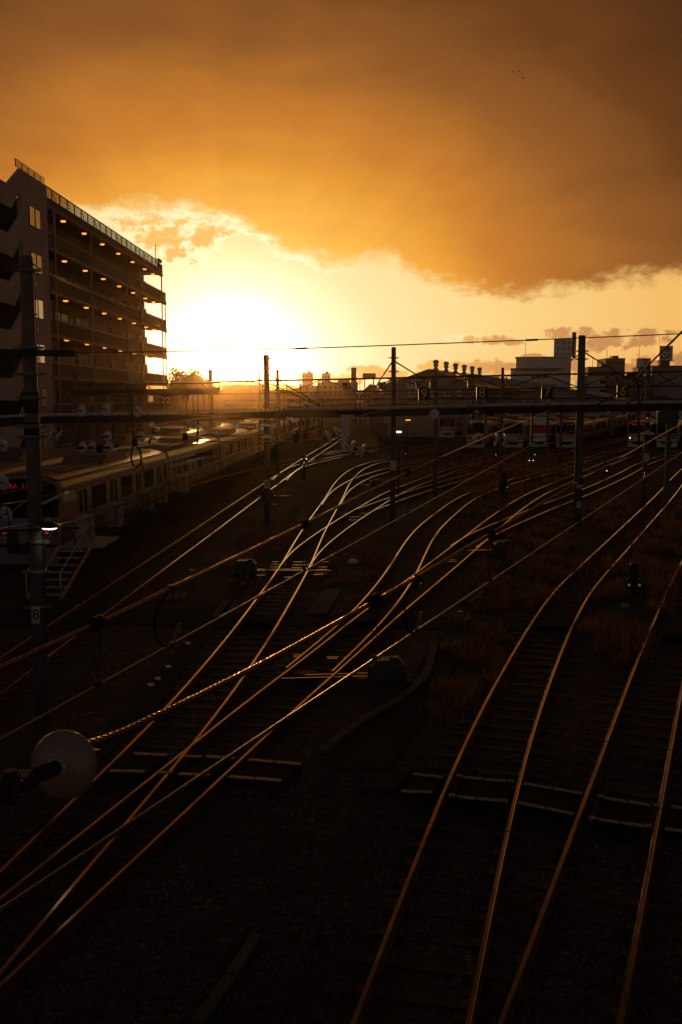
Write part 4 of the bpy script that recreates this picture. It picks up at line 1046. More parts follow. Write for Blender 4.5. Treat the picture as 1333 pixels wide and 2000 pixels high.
INS = [((146, 873), (200, 876), 30, .27, 'first pair of white discs above the near train roof, on a knob wire', 'h'), ((193, 875), (236, 873), 30, .27, 'single white disc right of the dark knob above the near train roof', 'h1'), ((195, 853), (228, 852), 32, .27, 'white disc upper left of the loop cable above the train', 'h1'), ((258, 853), (296, 853), 33, .27, 'white disc beside the loop cable above the train', 'h1'),
 ((306, 822), (292, 866), 31, .26, 'tilted pair of discs left of the glow, near the bent pipe', ''), ((388, 823), (386, 868), 33, .26, 'tilted pair of discs directly below the sun glow', ''), ((520, 818), (522, 868), 36, .30, 'upright pair of flat discs in front of the fat concrete pole', ''), ((556, 808), (586, 852), 34, .26, 'dark slanted pair of discs right of the fat concrete pole', ''),
 ((668, 844), (632, 857), 30, .36, 'big pair of discs left of the hanging drop arm', ''), ((676, 872), (722, 886), 29, .38, 'big pair of discs at the foot of the drop arm', ''), ((924, 808), (940, 868), 37, .30, 'tilted pair of discs in front of the yellow trains', ''), ((996, 860), (960, 858), 31, .31, 'pair of round discs facing the camera before the yellow trains', ''),
 ((1269, 808), (1266, 862), 34, .34, 'upright pair of flat discs before the train with the lit headlamp', ''), ((150, 800), (172, 805), 34, .30, 'white dome insulator on the tube beam, left one', 'h1'), ((196, 795), (222, 806), 33, .30, 'white dome insulator on the tube beam, beside the number 23 sign', 'h1'), ((262, 800), (280, 806), 34, .30, 'white dome insulator on the tube beam, beneath the number 22 sign', 'h1'),
 ((0, 872), (14, 868), 24, .24, 'cut off disc at the left edge, upper of three', 'h1'), ((1, 944), (12, 940), 20, .26, 'cut off disc at the left edge above the red display', 'h1'), ((8, 1006), (20, 1000), 20, .24, 'dim disc left of the near concrete pole, lowest of three', 'h1'), ((96, 845), (124, 856), 30, .3, 'dim pair of discs right of the near concrete pole', ''), ((843, 806), (856, 812), 40, .3, 'small disc under the tube beam left of the unlit yellow train', 'h1')]
for a, b, d, dia, lab, k in INS:
    A, B = PD(*a, d), PD(*b, d)
    if k: m_ = (A+B)/2; v_ = (B-A)*.55; v_.y += (B-A).length*1.0; A, B = m_-v_/2, m_+v_/2
    insulator(A, B, dia*1.35, lab, discs=1 if k == 'h1' else 2, flip=bool(k))
# the large one close to the camera
ia, ib = PD(8, 1541, 2.85), PD(174, 1474, 3.55)
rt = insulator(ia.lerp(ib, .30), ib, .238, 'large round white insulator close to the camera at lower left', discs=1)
mb = MB(); d_ = (ib-ia).normalized(); n_ = d_.cross(Vector((0, 0, 1)))
mb.tube([ia-d_*.25, ia+d_*.22], .018, 8); mb.box(ia+d_*.03, (.05, .09, .06)); mb.box(ia+d_*.14, (.04, .07, .05)); mb.lathe([(.022, -.05), (.022, .05)], ia+d_*.05, (0, 0, 1), 6); mb.lathe([(.018, -.045), (.018, .045)], ia+d_*.15, n_, 6); build('shackle', mb, M_dark, rt)
mb = MB(); mb.tube([ib-d_*.12, ib+d_*.02], .03, 8); mb.lathe([(.022, -.04), (.022, .04)], ib, n_, 6); build('wire_grip', mb, M_rust, rt)

# ------------------------------------------------------------------ wires
def wire(name, label, pts, r, m, sag=0, strand=False, group=None, n=8, step=None):
    pts = [Vector(p) for p in pts]
    if len(pts) == 2:
        L = (pts[1]-pts[0]).length; k = max(6, int(L/(step or 1.5)))
        path = [pts[0].lerp(pts[1], i/k)-Vector((0, 0, 4*sag*(i/k)*(1-i/k))) for i in range(k+1)]
    else: path = smooth(crom(pts, step or .5), 4)
    mb = MB(); mb.tube(path, r, 18 if strand else n, lobes=6 if strand else 0, twist=5.0 if strand else 0, lobe_a=.17)
    o = build(name, mb, m); tag(o, label, 'overhead wire', group); return o
WG = 'wires of the overhead line'
CZ = 4.6+RH
def cat(mpx, cpx, za, lab_m, lab_c, rm=.0135, rc=.0105, strand_to=17):
    c0, c1 = [G(x, y, CZ) for x, y in cpx]
    ext = (c1-c0).normalized(); c1 = c1+ext*(50-c1.y)/ext.y
    c0 = c0-ext*1.2
    wire('contact_wire', lab_c, [c0, c1], rc, M_contact, group=WG, step=1)
    # the messenger runs above it
    mp = []
    for y, h in za:
        t = (y-c0.y)/(c1.y-c0.y); p = c0.lerp(c1, t); mp.append(Vector((p.x, p.y, CZ+h)))
    near = crom(mp, .007)
    nr = [p for p in near if p.y < strand_to]; fr = resample([p for p in near if p.y >= strand_to-.03], 1.0)
    mb = MB(); mb.tube(nr, rm, 12, lobes=3, twist=55.0, lobe_a=.2); o = build('messenger_wire', mb, M_wire); tag(o, lab_m, 'overhead wire', WG)
    mb = MB(); mb.tube(fr, rm, 8); build('far_span', mb, M_wire, o)
    def at(y):
        t = (y-c0.y)/(c1.y-c0.y); c = c0.lerp(c1, t)
        for a, b in zip(mp, mp[1:]):
            if a.y <= y <= b.y: return c, a.lerp(b, (y-a.y)/(b.y-a.y))
        return c, Vector((c.x, c.y, CZ+.5))
    return c0, c1, at
b0, b1, atB = cat(None, [(0, 1780), (1333, 884)], [(3.55, .425), (3.9, .39), (5, .37), (6.5, .39), (7.2, .405), (9.4, .46), (13.8, .57), (22, .75), (32, .95), (50, 1.25)], 'nearer twisted messenger wire, leaving the big white insulator', 'nearer contact wire, running across the crossed rails to the lower left corner')
a0_, a1_, atA = cat(None, [(0, 1446), (900, 946)], [(3.2, .36), (4.2, .36), (5.95, .38), (7.2, .41), (9.72, .47), (14, .60), (19.8, .72), (30, .9), (50, 1.2)], 'farther twisted messenger wire with bright glints, upper left', 'farther thin contact wire below the glinting messenger')
def clamp(at, y, label, rad=.045, drop=True):
    c, m_ = at(y); ax = (at(y+.3)[1]-at(y-.3)[1]).normalized()
    root = thing('wire_dropper', label, 'dropper', m_, 'droppers holding the contact wires')
    mb = MB(); mb.lathe([(rad*.6, -.045), (rad, -.035), (rad, -.012), (rad*.55, 0), (rad, .012), (rad, .035), (rad*.6, .045)], m_, ax, 16); build('pulley', mb, M_rubber, root)
    mb = MB(); sd = ax.cross(Vector((0, 0, 1)))*.02
    mb.tube([m_-sd, c-sd*.4+Vector((0, 0, .02))], .003, 6); mb.tube([m_+sd, c+sd*.4+Vector((0, 0, .02))], .003, 6)
    mb.box(c+Vector((0, 0, .012)), (.03, .05, .035)); build('hanger', mb, M_dark, root)
def yat(at, px):
    best = None
    for k in range(200):
        y = 3+k*.2; p = at(y)[1]; v = p-Vector((0, 0, CAMZ)); zc = v.y*cp-v.z*sp_; xx = 667+F*v.x/zc
        if best is None or abs(xx-px) < best[0]: best = (abs(xx-px), y)
    return best[1]
clamp(atA, yat(atA, 180), 'dropper with dark pulley at far left on the farther messenger')
clamp(atA, yat(atA, 590), 'dropper with dark pulley over the bright track')
clamp(atA, yat(atA, 797), 'dropper with small pulley beyond the bright track, before the slim pole')
clamp(atB, yat(atB, 728), 'dropper with the largest dark pulley, centre of the picture', .05)
clamp(atB, yat(atB, 960), 'dropper with dark pulley over the crossing rails at right')
clamp(atB, yat(atB, 1132), 'dropper with pulley in front of the thickest concrete pole')
def jumper(at, px, label, sgn=1):
    y = yat(at, px); c, m_ = at(y); root = thing('jumper_cable', label, 'cable', m_, 'jumper loops between messenger and contact wire'); h = m_.z-c.z
    ax = (at(y+.3)[0]-at(y-.3)[0]).normalized(); e = c+ax*.1
    sd = Vector((ax.y, -ax.x, 0))
    pts = [m_, m_-ax*.14+Vector((0, 0, -.06)), m_-ax*.26+Vector((0, 0, -h*.42)), m_-ax*.22+Vector((0, 0, -h*.8)), c-ax*.06+Vector((0, 0, .0)), c+ax*.04]
    build('loop', MB().tube(crom(pts, .02), .008, 8), M_rubber, root)
    build('wire_clamp', MB().box(m_, (.035, .055, .045)), M_rust, root); build('wire_clamp', MB().box(c, (.03, .05, .035)), M_rust, root); mb = MB(); mb.tube(crom([c+ax*.03, c+ax*.08+Vector((0, 0, .1)), c+ax*.13+Vector((0, 0, .12)), c+ax*.12+Vector((0, 0, .03))], .02), .006, 6)
    build('cable_end', mb, M_wire, root); mb = MB(); mb.tube(crom([m_+ax*.02, m_+ax*.06-Vector((0, 0, .08)), m_+ax*.12-Vector((0, 0, .06)), m_+ax*.1], .02), .006, 6); build('cable_end', mb, M_wire, root)
jumper(atA, 325, 'looped jumper cable at left between the farther messenger and contact wire')
jumper(atB, 812, 'looped jumper cable in the centre, right of the largest pulley')
jumper(atB, 1262, 'large looped jumper cable before the pole with the white plate at right')
# span wires above the horizon
wire('span_wire', 'thin wire crossing the whole sky above the poles', [PD(-60, 690, 34), PD(325, 687, 35), PD(580, 681, 36), PD(960, 667, 37), PD(1333, 652, 38), PD(1420, 648, 38)], .019, M_dark, group=WG, step=1)
for px, py in ((590, 680.5), (1040, 664)):
    o = build('wire_splice', MB().tube([PD(px-11, py+.5, 36.0), PD(px+11, py-.5, 36.3)], .036, 8), M_dark); tag(o, 'thick splice sleeve on the high span wire, %s' % ('near the sun' if px < 800 else 'left of the store tower'), 'splice')
wire('guy_wire', 'steep dark wire at the right edge running down to the number 6 sign', [PD(1345, 636, 30), PD(1215, 763, 49), PD(1168, 790, 50)], .035, M_cable, group=WG)
wire('guy_wire', 'sloping wire from the near concrete pole towards the sun', [PD(66, 516, 19.2), PD(100, 535, 22), PD(240, 605, 40), PD(430, 702, 90)], .016, M_cable, group=WG)
wire('guy_wire', 'wire from the near concrete pole down to the left edge', [PD(44, 517, 19.2), PD(20, 532, 18), PD(-30, 556, 16)], .014, M_cable, group=WG)
for a, b, r_, lab in [((766, 708, 52), (738, 750, 70), .04, 'guy wire on the left of the slim concrete pole'), ((774, 707, 52), (830, 742, 75), .04, 'guy wire on the right of the slim concrete pole'), ((1132, 692, 51), (1063, 748, 80), .03, 'guy wire on the left of the thickest concrete pole'), ((1145, 690, 51), (1235, 745, 70), .035, 'guy wire on the right of the thickest concrete pole'), ((482, 729, 95), (610, 785, 70), .05, 'guy wire falling past the fat concrete pole in the glow'), ((528, 733, 54), (640, 800, 80), .035, 'guy wire running from the fat concrete pole down right'), ((1275, 722, 60), (1330, 757, 80), .03, 'guy wire right of the pole below the logo boards')]:
    wire('guy_wire', lab, [PD(*a), PD(*b)], r_, M_cable, group=WG)
LW = [([(0, 921), (132, 883), (195, 876), (340, 862), (520, 846)], 32, 'wire strung with the white discs above the near train roof'),
 ([(0, 985), (40, 981), (132, 958), (274, 922), (399, 894), (465, 878), (511, 861)], 22, 'left wire lit orange, highest of the three beside the train'),
 ([(-20, 1036), (40, 1026), (130, 1007), (231, 986), (330, 958), (465, 924), (574, 904), (700, 888)], 20, 'left wire lit orange, middle of the three beside the train'),
 ([(100, 1030), (132, 1020), (231, 996), (317, 967), (440, 930), (574, 896), (700, 884)], 21, 'left wire lit orange, lowest of the three beside the train'),
 ([(0, 965), (132, 938), (260, 905), (402, 898), (524, 868)], 26, 'thin dim wire over the train windows'),
 ([(300, 808), (470, 814), (540, 822)], 45, 'thin wire under the tube beam left of the glow'),
 ([(258, 852), (330, 850), (390, 853), (520, 853)], 33, 'wire between the tilted discs in the glow'),
 ([(320, 862), (480, 862), (560, 862), (640, 856)], 30, 'bright horizontal wire running to the big pair of discs'),
 ([(250, 840), (340, 822), (390, 814), (470, 812)], 40, 'bright gently rising wire left of the tilted discs'),
 ([(746, 843), (800, 828), (850, 806)], 34, 'short orange wire rising behind the slim concrete pole'),
 ([(996, 860), (1090, 848), (1200, 826)], 31, 'faint wire before the yellow trains'),
 ([(1275, 855), (1333, 848), (1400, 842)], 34, 'faint wire at right before the blue fronted train'),
 ([(540, 862), (650, 830), (700, 808), (760, 800)], 50, 'thin wire rising past the drop arm'),
 ([(80, 800), (200, 802), (330, 800)], 55, 'thin wire along the left part of the tube beam'),
 ([(120, 790), (190, 772), (235, 765), (330, 778)], 58, 'sagging wire behind the number 23 sign'),
 ([(0, 745), (150, 746), (330, 746), (418, 746)], 80, 'level wire in front of the apartment block'),
 ([(900, 918), (960, 896), (1010, 886), (1160, 840)], 33, 'wire strung with small fittings before the yellow trains')]
for pts, d, lab in LW:
    n = len(pts)
    dd = [d+ (k*2.2 if d < 40 else 0) for k in range(n)]
    wire('overhead_wire', lab, [PD(x, y, q) for (x, y), q in zip(pts, dd)], .0135*d/22 if d < 34 else .02, M_dull, group=WG, step=.7)
# knobs, and dotted protective sleeves on the left wires
for (x0, y0), (x1, y1), d, lab in (((322, 902), (383, 887), 27, 'upper ribbed sleeve on the wires beside the train'), ((335, 912), (402, 893), 26.5, 'middle ribbed sleeve on the wires beside the train'), ((372, 893), (412, 884), 27, 'dark beaded sleeve on the wires below the glow')):
    a, b = PD(x0, y0, d), PD(x1, y1, d); mb = MB(); mb.tube([a, b], .025, 8); k = 16
    for i in range(k): mb.lathe([(.05, -.02), (.05, .02)], a.lerp(b, (i+.5)/k), b-a, 10)
    o = build('ribbed_sleeve', mb, M_porc if x0 < 370 else M_dark); tag(o, lab, 'wire sleeve', 'ribbed sleeves on the wires')
for px, py, d in ((195, 876, 30), (264, 864, 31), (363, 853, 34), (578, 856, 31)):
    mb = MB(); mb.lathe([(.02, -.1), (.11, -.08), (.13, 0), (.11, .08), (.02, .1)], PD(px, py, d), (1, .3, 0), 12); o = build('line_bobbin', mb, M_rubber); tag(o, 'round dark bobbin on a wire near the train roof and the glow', 'bobbin', 'dark bobbins on the left wires')
root = thing('jumper_cable', 'thin black loop hanging over the near train side, below the number 22 sign', 'cable', PD(265, 870, 30), 'jumper loops between messenger and contact wire')
build('loop', MB().tube(crom([PD(264, 864, 30), PD(258, 880, 30), PD(258, 900, 30), PD(266, 914, 30), PD(275, 905, 30), PD(277, 884, 30), PD(268, 872, 30)], .1), .028, 8), M_rubber, root)
build('link', MB().tube([PD(268, 874, 29.9), PD(274, 884, 29.9), PD(279, 905, 29.9), PD(281, 935, 29.9)], .03, 6), M_wire, root)
# ------------------------------------------------------------------ things on the ground
def plank_crossing(name, quad, label, n=7, edge=None, m=None, z=.16, kind='crossing'):
    # quad: near-left, near-right, far-right, far-left in the photo; planks lie on the sleepers
    q = [G(*p, z) for p in quad]; c = sum(q, Vector())/4
    root = thing(name, label, kind, (c.x, c.y, 0))
    mb = MB()
    for k in range(n):
        a, b = k/n, (k+.93)/n
        P = [q[0].lerp(q[3], a), q[1].lerp(q[2], a), q[1].lerp(q[2], b), q[0].lerp(q[3], b)]
        mb.prism(P, (0, 0, -.12))
    build('planks', mb, m or M_plank, root)
    if edge:
        for a, b in ((q[0], q[1]), (q[3], q[2])):
            mb = MB(); L = (b-a).length; k = max(2, int(L/.9))
            for i in range(k):
                j = Vector((0, 0, .004+.003*(i % 2))); mb.bar(a.lerp(b, i/k)+j+Vector((0, 0, .006)), a.lerp(b, (i+.94)/k)+j+Vector((0, 0, .006)), .10, .012)
            build('edge_strip', mb, edge, root)
    return root
M_edge = mat('worn_yellow_edge', (.75, .36, .05), .6, 0, .4, 9)
M_edgew = mat('worn_white_edge', (.34, .31, .22), .7, 0, .5, 14)
plank_crossing('board_crossing', [(215, 1506), (285, 1508), (330, 1476), (262, 1472)], 'yellow edged plank crossing, short left section beside the big insulator', 5, M_edge)
plank_crossing('board_crossing', [(310, 1509), (340, 1510), (395, 1479), (362, 1477)], 'yellow edged plank crossing, narrow section between the crossed rails', 5, M_edge)
plank_crossing('board_crossing', [(350, 1512), (412, 1515), (462, 1482), (404, 1478)], 'yellow edged plank crossing, section right of the crossed rails', 5, M_edge)
plank_crossing('board_crossing', [(448, 1517), (553, 1526), (592, 1494), (486, 1484)], 'yellow edged plank crossing, right end section reaching the ballast', 5, M_edge)
plank_crossing('board_crossing', [(480, 1216), (548, 1212), (554, 1200), (494, 1203)], 'small wooden board crossing on the bright track', 4)
plank_crossing('board_crossing', [(690, 1214), (752, 1212), (765, 1199), (708, 1201)], 'small wooden board crossing below the largest pulley', 4)
plank_crossing('board_crossing', [(1052, 1222), (1112, 1222), (1122, 1207), (1062, 1207)], 'small wooden board crossing on the S curved track', 4)
plank_crossing('board_crossing', [(1292, 1240), (1345, 1243), (1350, 1224), (1302, 1222)], 'small wooden board crossing at the right edge', 4)
# rubber mats of the walkway at the right
for quad, lab, ed in [([(785, 1546), (846, 1549), (868, 1520), (808, 1512)], 'black rubber mat left of the S curved track, frayed pale edges', M_edgew),
        ([(884, 1556), (986, 1566), (999, 1528), (898, 1518)], 'black rubber mat between the S curved rails, pale corner blocks', M_edgew),
        ([(1012, 1568), (1125, 1592), (1142, 1552), (1024, 1531)], 'black rubber mat between the two right tracks, pale frayed edges', M_edgew),
        ([(1158, 1600), (1268, 1616), (1282, 1576), (1174, 1558)], 'black rubber mat between the rightmost rails, pale corner blocks', M_edgew),
        ([(1300, 1620), (1370, 1628), (1372, 1585), (1312, 1576)], 'black rubber mat cut off by the right edge', M_edgew)]:
    r_ = plank_crossing('rubber_mat', quad, lab, 2, ed, M_rubber, .15, 'mat')
    if 'corner' in lab:
        q = [G(*p, .16) for p in quad]
        for a in q: build('corner_block', MB().box(a+Vector((0, 0, .012)), (.10, .10, .05)), M_edgew, r_)
        for a, dx_ in ((0, -1), (1, 1)):
            mb = MB(); mb.bar(q[a], q[3-a] if False else q[[0, 1][a]].lerp(q[[3, 2][a]], 1), .08, .06); build('side_timber', mb, M_plank, r_)
            s = q[a]; e = s+Vector((-.35*dx_, -.55, -.1)); build('ramp_timber', MB().bar(s, e, .09, .05), M_plank, r_)
            s = q[3-a]; e = s+Vector((-.35*dx_, .55, -.1)); build('ramp_timber', MB().bar(s, e, .09, .05), M_plank, r_)
# small panels by the walkways
for quad, lab in [([(770, 1543), (700, 1540), (716, 1504), (800, 1510)], 'grey plastic grating beside the leftmost rubber mat'), ([(600, 1197), (640, 1197), (668, 1150), (634, 1150)], 'pair of narrow concrete slabs between the two bright tracks'), ([(325, 1168), (360, 1168), (370, 1157), (338, 1157)], 'pale concrete cover plate by the farther messenger wire'), ([(414, 1204), (436, 1204), (458, 1172), (436, 1172)], 'dim concrete slab left of the bright track'), ([(430, 1195), (450, 1195), (470, 1172), (455, 1172)], 'dim narrow slab left of the bright track, next to another')]:
    q = [G(*p, .07) for p in quad]; mb = MB(); mb.prism(q, (0, 0, -.068)); o = build('cover_slab', mb, M_concl if 'grating' not in lab else M_asph); tag(o, lab, 'slab')
for px, py, w in ((368, 1256, 9), (330, 1302, 11), (309, 1325, 11), (296, 1337, 12), (375, 1113, 7), (900, 1194, 7), (365, 1255, 0), (537, 985, 8)):
    if not w: continue
    p = G(px, py, .04); s = w*p.y/F; mb = MB(); mb.box(p, (s, s*1.6, .025), .3); o = build('survey_plate', mb, M_white)
    tag(o, {368: 'white plate on the left asphalt path, highest of a row', 330: 'white plate on the left asphalt path, second of a row', 309: 'white plate on the left asphalt path, third of a row', 296: 'white plate on the left asphalt path, lowest of a row', 375: 'tiny white plate near the farther messenger wire', 900: 'white plate near the S curved track on the asphalt path', 537: 'tiny white plate right of the fat concrete pole foot'}[px], 'plate', 'small white plates on the ground')
# trough cover along the path
pts = [G(x, y, .06) for x, y in [(632, 1468), (668, 1436), (720, 1400), (775, 1368), (815, 1338), (835, 1310), (845, 1280), (848, 1256)]]
mb = MB(); path = resample(crom(pts, .2), .42)
for a, b in zip(path, path[1:]): mb.bar(a, a.lerp(b, .96), .17, .07)
o = build('cable_trough', mb, M_concl); tag(o, 'pale curved cable trough beside the asphalt path in the middle', 'cable trough')
pts = [G(x, y, .05) for x, y in [(918, 1178), (938, 1160), (962, 1140), (975, 1132)]]
mb = MB(); path = resample(pts, .5)
for a, b in zip(path, path[1:]): mb.bar(a, a.lerp(b, .96), .16, .07)
o = build('cable_trough', mb, M_concl); tag(o, 'short straight cable trough right of the asphalt path', 'cable trough')
pts = [G(x, y, .05) for x, y in [(385, 2000), (440, 1925), (505, 1822)]]
mb = MB(); path = resample(pts, .9)
for a, b in zip(path, path[1:]): mb.bar(a, a.lerp(b, .97), .13, .06)
o = build('cable_trough', mb, M_concl); tag(o, 'dim trough cover in the dark ballast at the bottom', 'cable trough')

# switch machines
def switch_machine(px, py, label, rods, rz=0):
    p = G(px, py, 0); root = thing('switch_machine', label, 'switch machine', p, 'switch machines beside the turnouts', rz)
    M_sm = mat('machine_casting', (.05, .045, .04), .5, .4, .3, 6)
    mb = MB(); mb.prism([(-.42, -.26, .04), (.42, -.26, .04), (.42, -.22, .36), (.30, -.18, .46), (-.30, -.18, .46), (-.42, -.22, .36)], (0, .5, 0)); build('housing', mb, M_sm, root, local=True)
    mb = MB(); mb.box((.0, .07, .475), (.62, .42, .03)); mb.box((.18, .05, .51), (.2, .2, .05)); build('lid', mb, M_sm, root, local=True)
    mb = MB()
    for k, (l, y) in enumerate(rods): mb.bar((.4*(1 if l > 0 else -1), y, .12), (l, y, .12), .05, .04)
    build('throw_rod', mb, M_head, root, local=True)
    build('cable_cover', MB().box((.62, -.35, .06), (.5, .14, .05)), M_concl, root, local=True); build('cable_cover', MB().bar((.25, .5, .06), (.5, 1.4, .06), .09, .05), M_concl, root, local=True)
switch_machine(480, 1120, 'switch machine left of the bright track, with long shiny rods', [(3.2, -.1), (2.2, .15)])
switch_machine(757, 1328, 'large switch machine near the pale curved trough', [(-2.6, -.1), (-1.9, .14)], .1)
switch_machine(985, 1080, 'switch machine in the grass right of the diverging rails', [(-1.6, -.05), (-1.4, .14)], .1)
switch_machine(523, 972, 'low switch machine just right of the fat concrete pole', [(1.5, 0)], 0)
switch_machine(735, 950, 'switch machine in front of the slim concrete pole foot', [(-1.2, 0)], 0)
# rods and tie plates within the turnouts: shiny steel pieces between the rails
def tie_rods(rows, label):
    P = [G(x, y, .06) for x0, x1, y in rows for x in (x0, x1)]; c = sum(P, Vector())/len(P); root = thing('switch_rods', label, 'switch rods', (c.x, c.y, 0))
    for x0, x1, y in rows:
        a, b = G(x0, y, .075), G(x1, y, .075); build('rod', MB().bar(a, b, .055, .03), M_head, root)
    return root
tie_rods([(532, 545, 1098), (528, 560, 1103), (575, 598, 1098), (572, 604, 1104), (520, 548, 1108), (570, 590, 1109), (555, 563, 1113), (568, 590, 1115), (495, 525, 1119), (492, 520, 1124), (622, 640, 1108), (620, 640, 1113), (616, 640, 1120), (612, 632, 1123), (556, 572, 1128), (630, 645, 1098)], 'shiny rods and plates of the turnout on the bright track')
tie_rods([(574, 590, 1280), (574, 588, 1284), (640, 662, 1284), (640, 660, 1287), (672, 682, 1285), (662, 672, 1298), (648, 656, 1311), (688, 710, 1321), (700, 740, 1326)], 'dim rods and plates of the turnout left of the large switch machine')
tie_rods([(672, 690, 1003), (684, 704, 1010), (705, 724, 1003), (682, 700, 1016)], 'shiny plates of the small turnout below the slim concrete pole')
tie_rods([(870, 884, 1090), (872, 890, 1094), (875, 892, 1097)], 'dim plates beneath the nearer messenger wire at right')
p = G(598, 1316, .1); mb = MB(); mb.lathe([(.28, -.06), (.28, .02), (.2, .04)], p, n=16); o = build('round_cover', mb, M_rust); tag(o, 'round rusty cover between the crossed rails and the large switch machine', 'cover')
p = G(690, 1097, .06); mb = MB(); mb.lathe([(.24, -.06), (.2, .04), (.1, .1)], p, n=10); o = build('marker_stone', mb, M_white); tag(o, 'small white stone right of the bright track', 'stone')
p = G(1221, 1183, .06); mb = MB(); mb.lathe([(.16, -.06), (.14, .04), (.06, .08)], p, n=10); o = build('marker_stone', mb, mat('blue_grey_stone', (.22, .3, .36), .7, 0, .1, 4)); tag(o, 'small bluish stone below the dwarf signal in the dry grass', 'stone')

# dwarf signals
def dwarf(px, py, h, label, lamps, s=1.0):
    p = G(px, py, 0); root = thing('dwarf_signal', label, 'signal', p, 'dwarf shunting signals', 0)
    mb = MB(); mb.tube([(0, 0, 0), (0, 0, h)], .06*s, 8); build('post', mb, M_dark, root, local=True)
    mb = MB(); mb.box((0, 0, h+.0), (.46*s, .2, .30*s)); mb.box((0, 0, h+.32*s), (.24*s, .2, .34*s)); mb.lathe([(.12*s, -.1), (.12*s, .1)], (0, 0, h+.52*s), (0, 1, 0), 12); build('housing', mb, M_black, root, local=True)
    for lx, lz_, m_ in lamps:
        mb = MB(); mb.lathe([(.045*s, 0), (.035*s, .02)], (lx*s, -.13, h+lz_*s), (0, 1, 0), 10); build('lamp', mb, m_, root, local=True)
        mb = MB(); mb.box((lx*s, -.16, h+lz_*s+.07*s), (.14*s, .12, .02)); build('hood', mb, M_black, root, local=True)
M_sw = mat('signal_white', (1, .9, .7), .4, emit=(1, .82, .5, 1.3)); M_sg = mat('signal_green', (.3, 1, .5), .4, emit=(.35, .8, .4, .7)); M_sd = mat('signal_dim', (.6, .5, .4), .4, emit=(1, .75, .5, .07)); M_sr = mat('signal_red', (.6, .05, .05), .4, emit=(1, .1, .1, .7))
dwarf(1237, 1160, .35, 'dwarf signal in the dry grass right of the S curved track', [(-.16, -.02, M_sd), (.16, -.02, M_sd)], 1.1)
dwarf(595, 938, 1.5, 'signal with two white lamps above the left turnout', [(-.17, .2, M_sw), (.17, .2, M_sw), (0, -.06, M_sg)], 1.15)
dwarf(985, 972, .8, 'dwarf signal beside the curved track before the yellow trains', [(.14, -.05, M_sd)], 1.5)
dwarf(1038, 905, .3, 'dwarf signal under the striped target board with two pale lamps', [(-.16, 0, M_sw), (.16, 0, M_sw), (.3, .5, M_sg)], 1.2)
dwarf(1181, 926, .3, 'dwarf signal with one lamp right of the thickest concrete pole', [(.16, 0, M_sw)], 1.2)
dwarf(969, 893, .3, 'small dwarf signal left of the one under the target board', [(0, 0, M_sg)], 1.2)
dwarf(793, 897, .6, 'dwarf signal with a red spot right of the slim concrete pole', [(0, 0, M_sr)], 1.3)
# yard lamps far in the middle
for px, py, d, w, lab in ((780, 843.5, 70, .34, 'bright white lamp beside the slim concrete pole'), (798, 820.5, 120, .6, 'flat yellowish lamp strip under the beam'), (522, 845, 60, .3, 'white lamp in front of the fat concrete pole'), (511, 813, 110, .5, 'pale lamp strip under the beam near the fat concrete pole')):
    p = PD(px, py, d); root = thing('yard_lamp', lab, 'lamp', (p.x, d, 0), 'yard lamps glowing between the trains')
    build('post', MB().tube([(p.x, d+.2, 0), (p.x, d+.2, p.z)], .06, 8), M_dark, root); build('head', MB().box((p.x, d+.05, p.z+.09), (w*1.1, .4, .06)), M_dark, root); build('tube', MB().box((p.x, d, p.z), (w, .15, .12)), M_lampc if 'yellow' not in lab else M_lampw, root)
# steel steps beside the train
def steps():
    root = thing('steel_steps', 'small steel staircase with yellow handrails beside the near train', 'stairs', (-9.55, 31.6, 0)); M_step = mat('step_plate', (.28, .28, .28), .6, .3, .2, 4)
    for k in range(7): build('tread', MB().box((-9.55+.05*k, 31.8+k*.32, .18+k*.19), (.95, .28, .05)), M_step, root)
    for s in (-.55, .55):
        mb = MB(); mb.bar((-9.55+s, 31.5, .1), (-9.15+s, 34.0, 1.45), .06, .1); build('stringer', mb, M_yellow, root)
        mb = MB(); mb.tube([(-9.55+s, 31.5, .05), (-9.55+s, 31.5, .95), (-9.15+s, 34.0, 2.3), (-9.15+s, 34.0, 1.4)], .025, 6); build('handrail', mb, M_galv, root)
    build('landing', MB().box((-9.0, 35.4, 1.38), (1.5, 2.6, .08)), M_step, root)
steps()
M_fpost = mat('weathered_fence_steel', (.09, .08, .075), .7, .2, .2, 4)
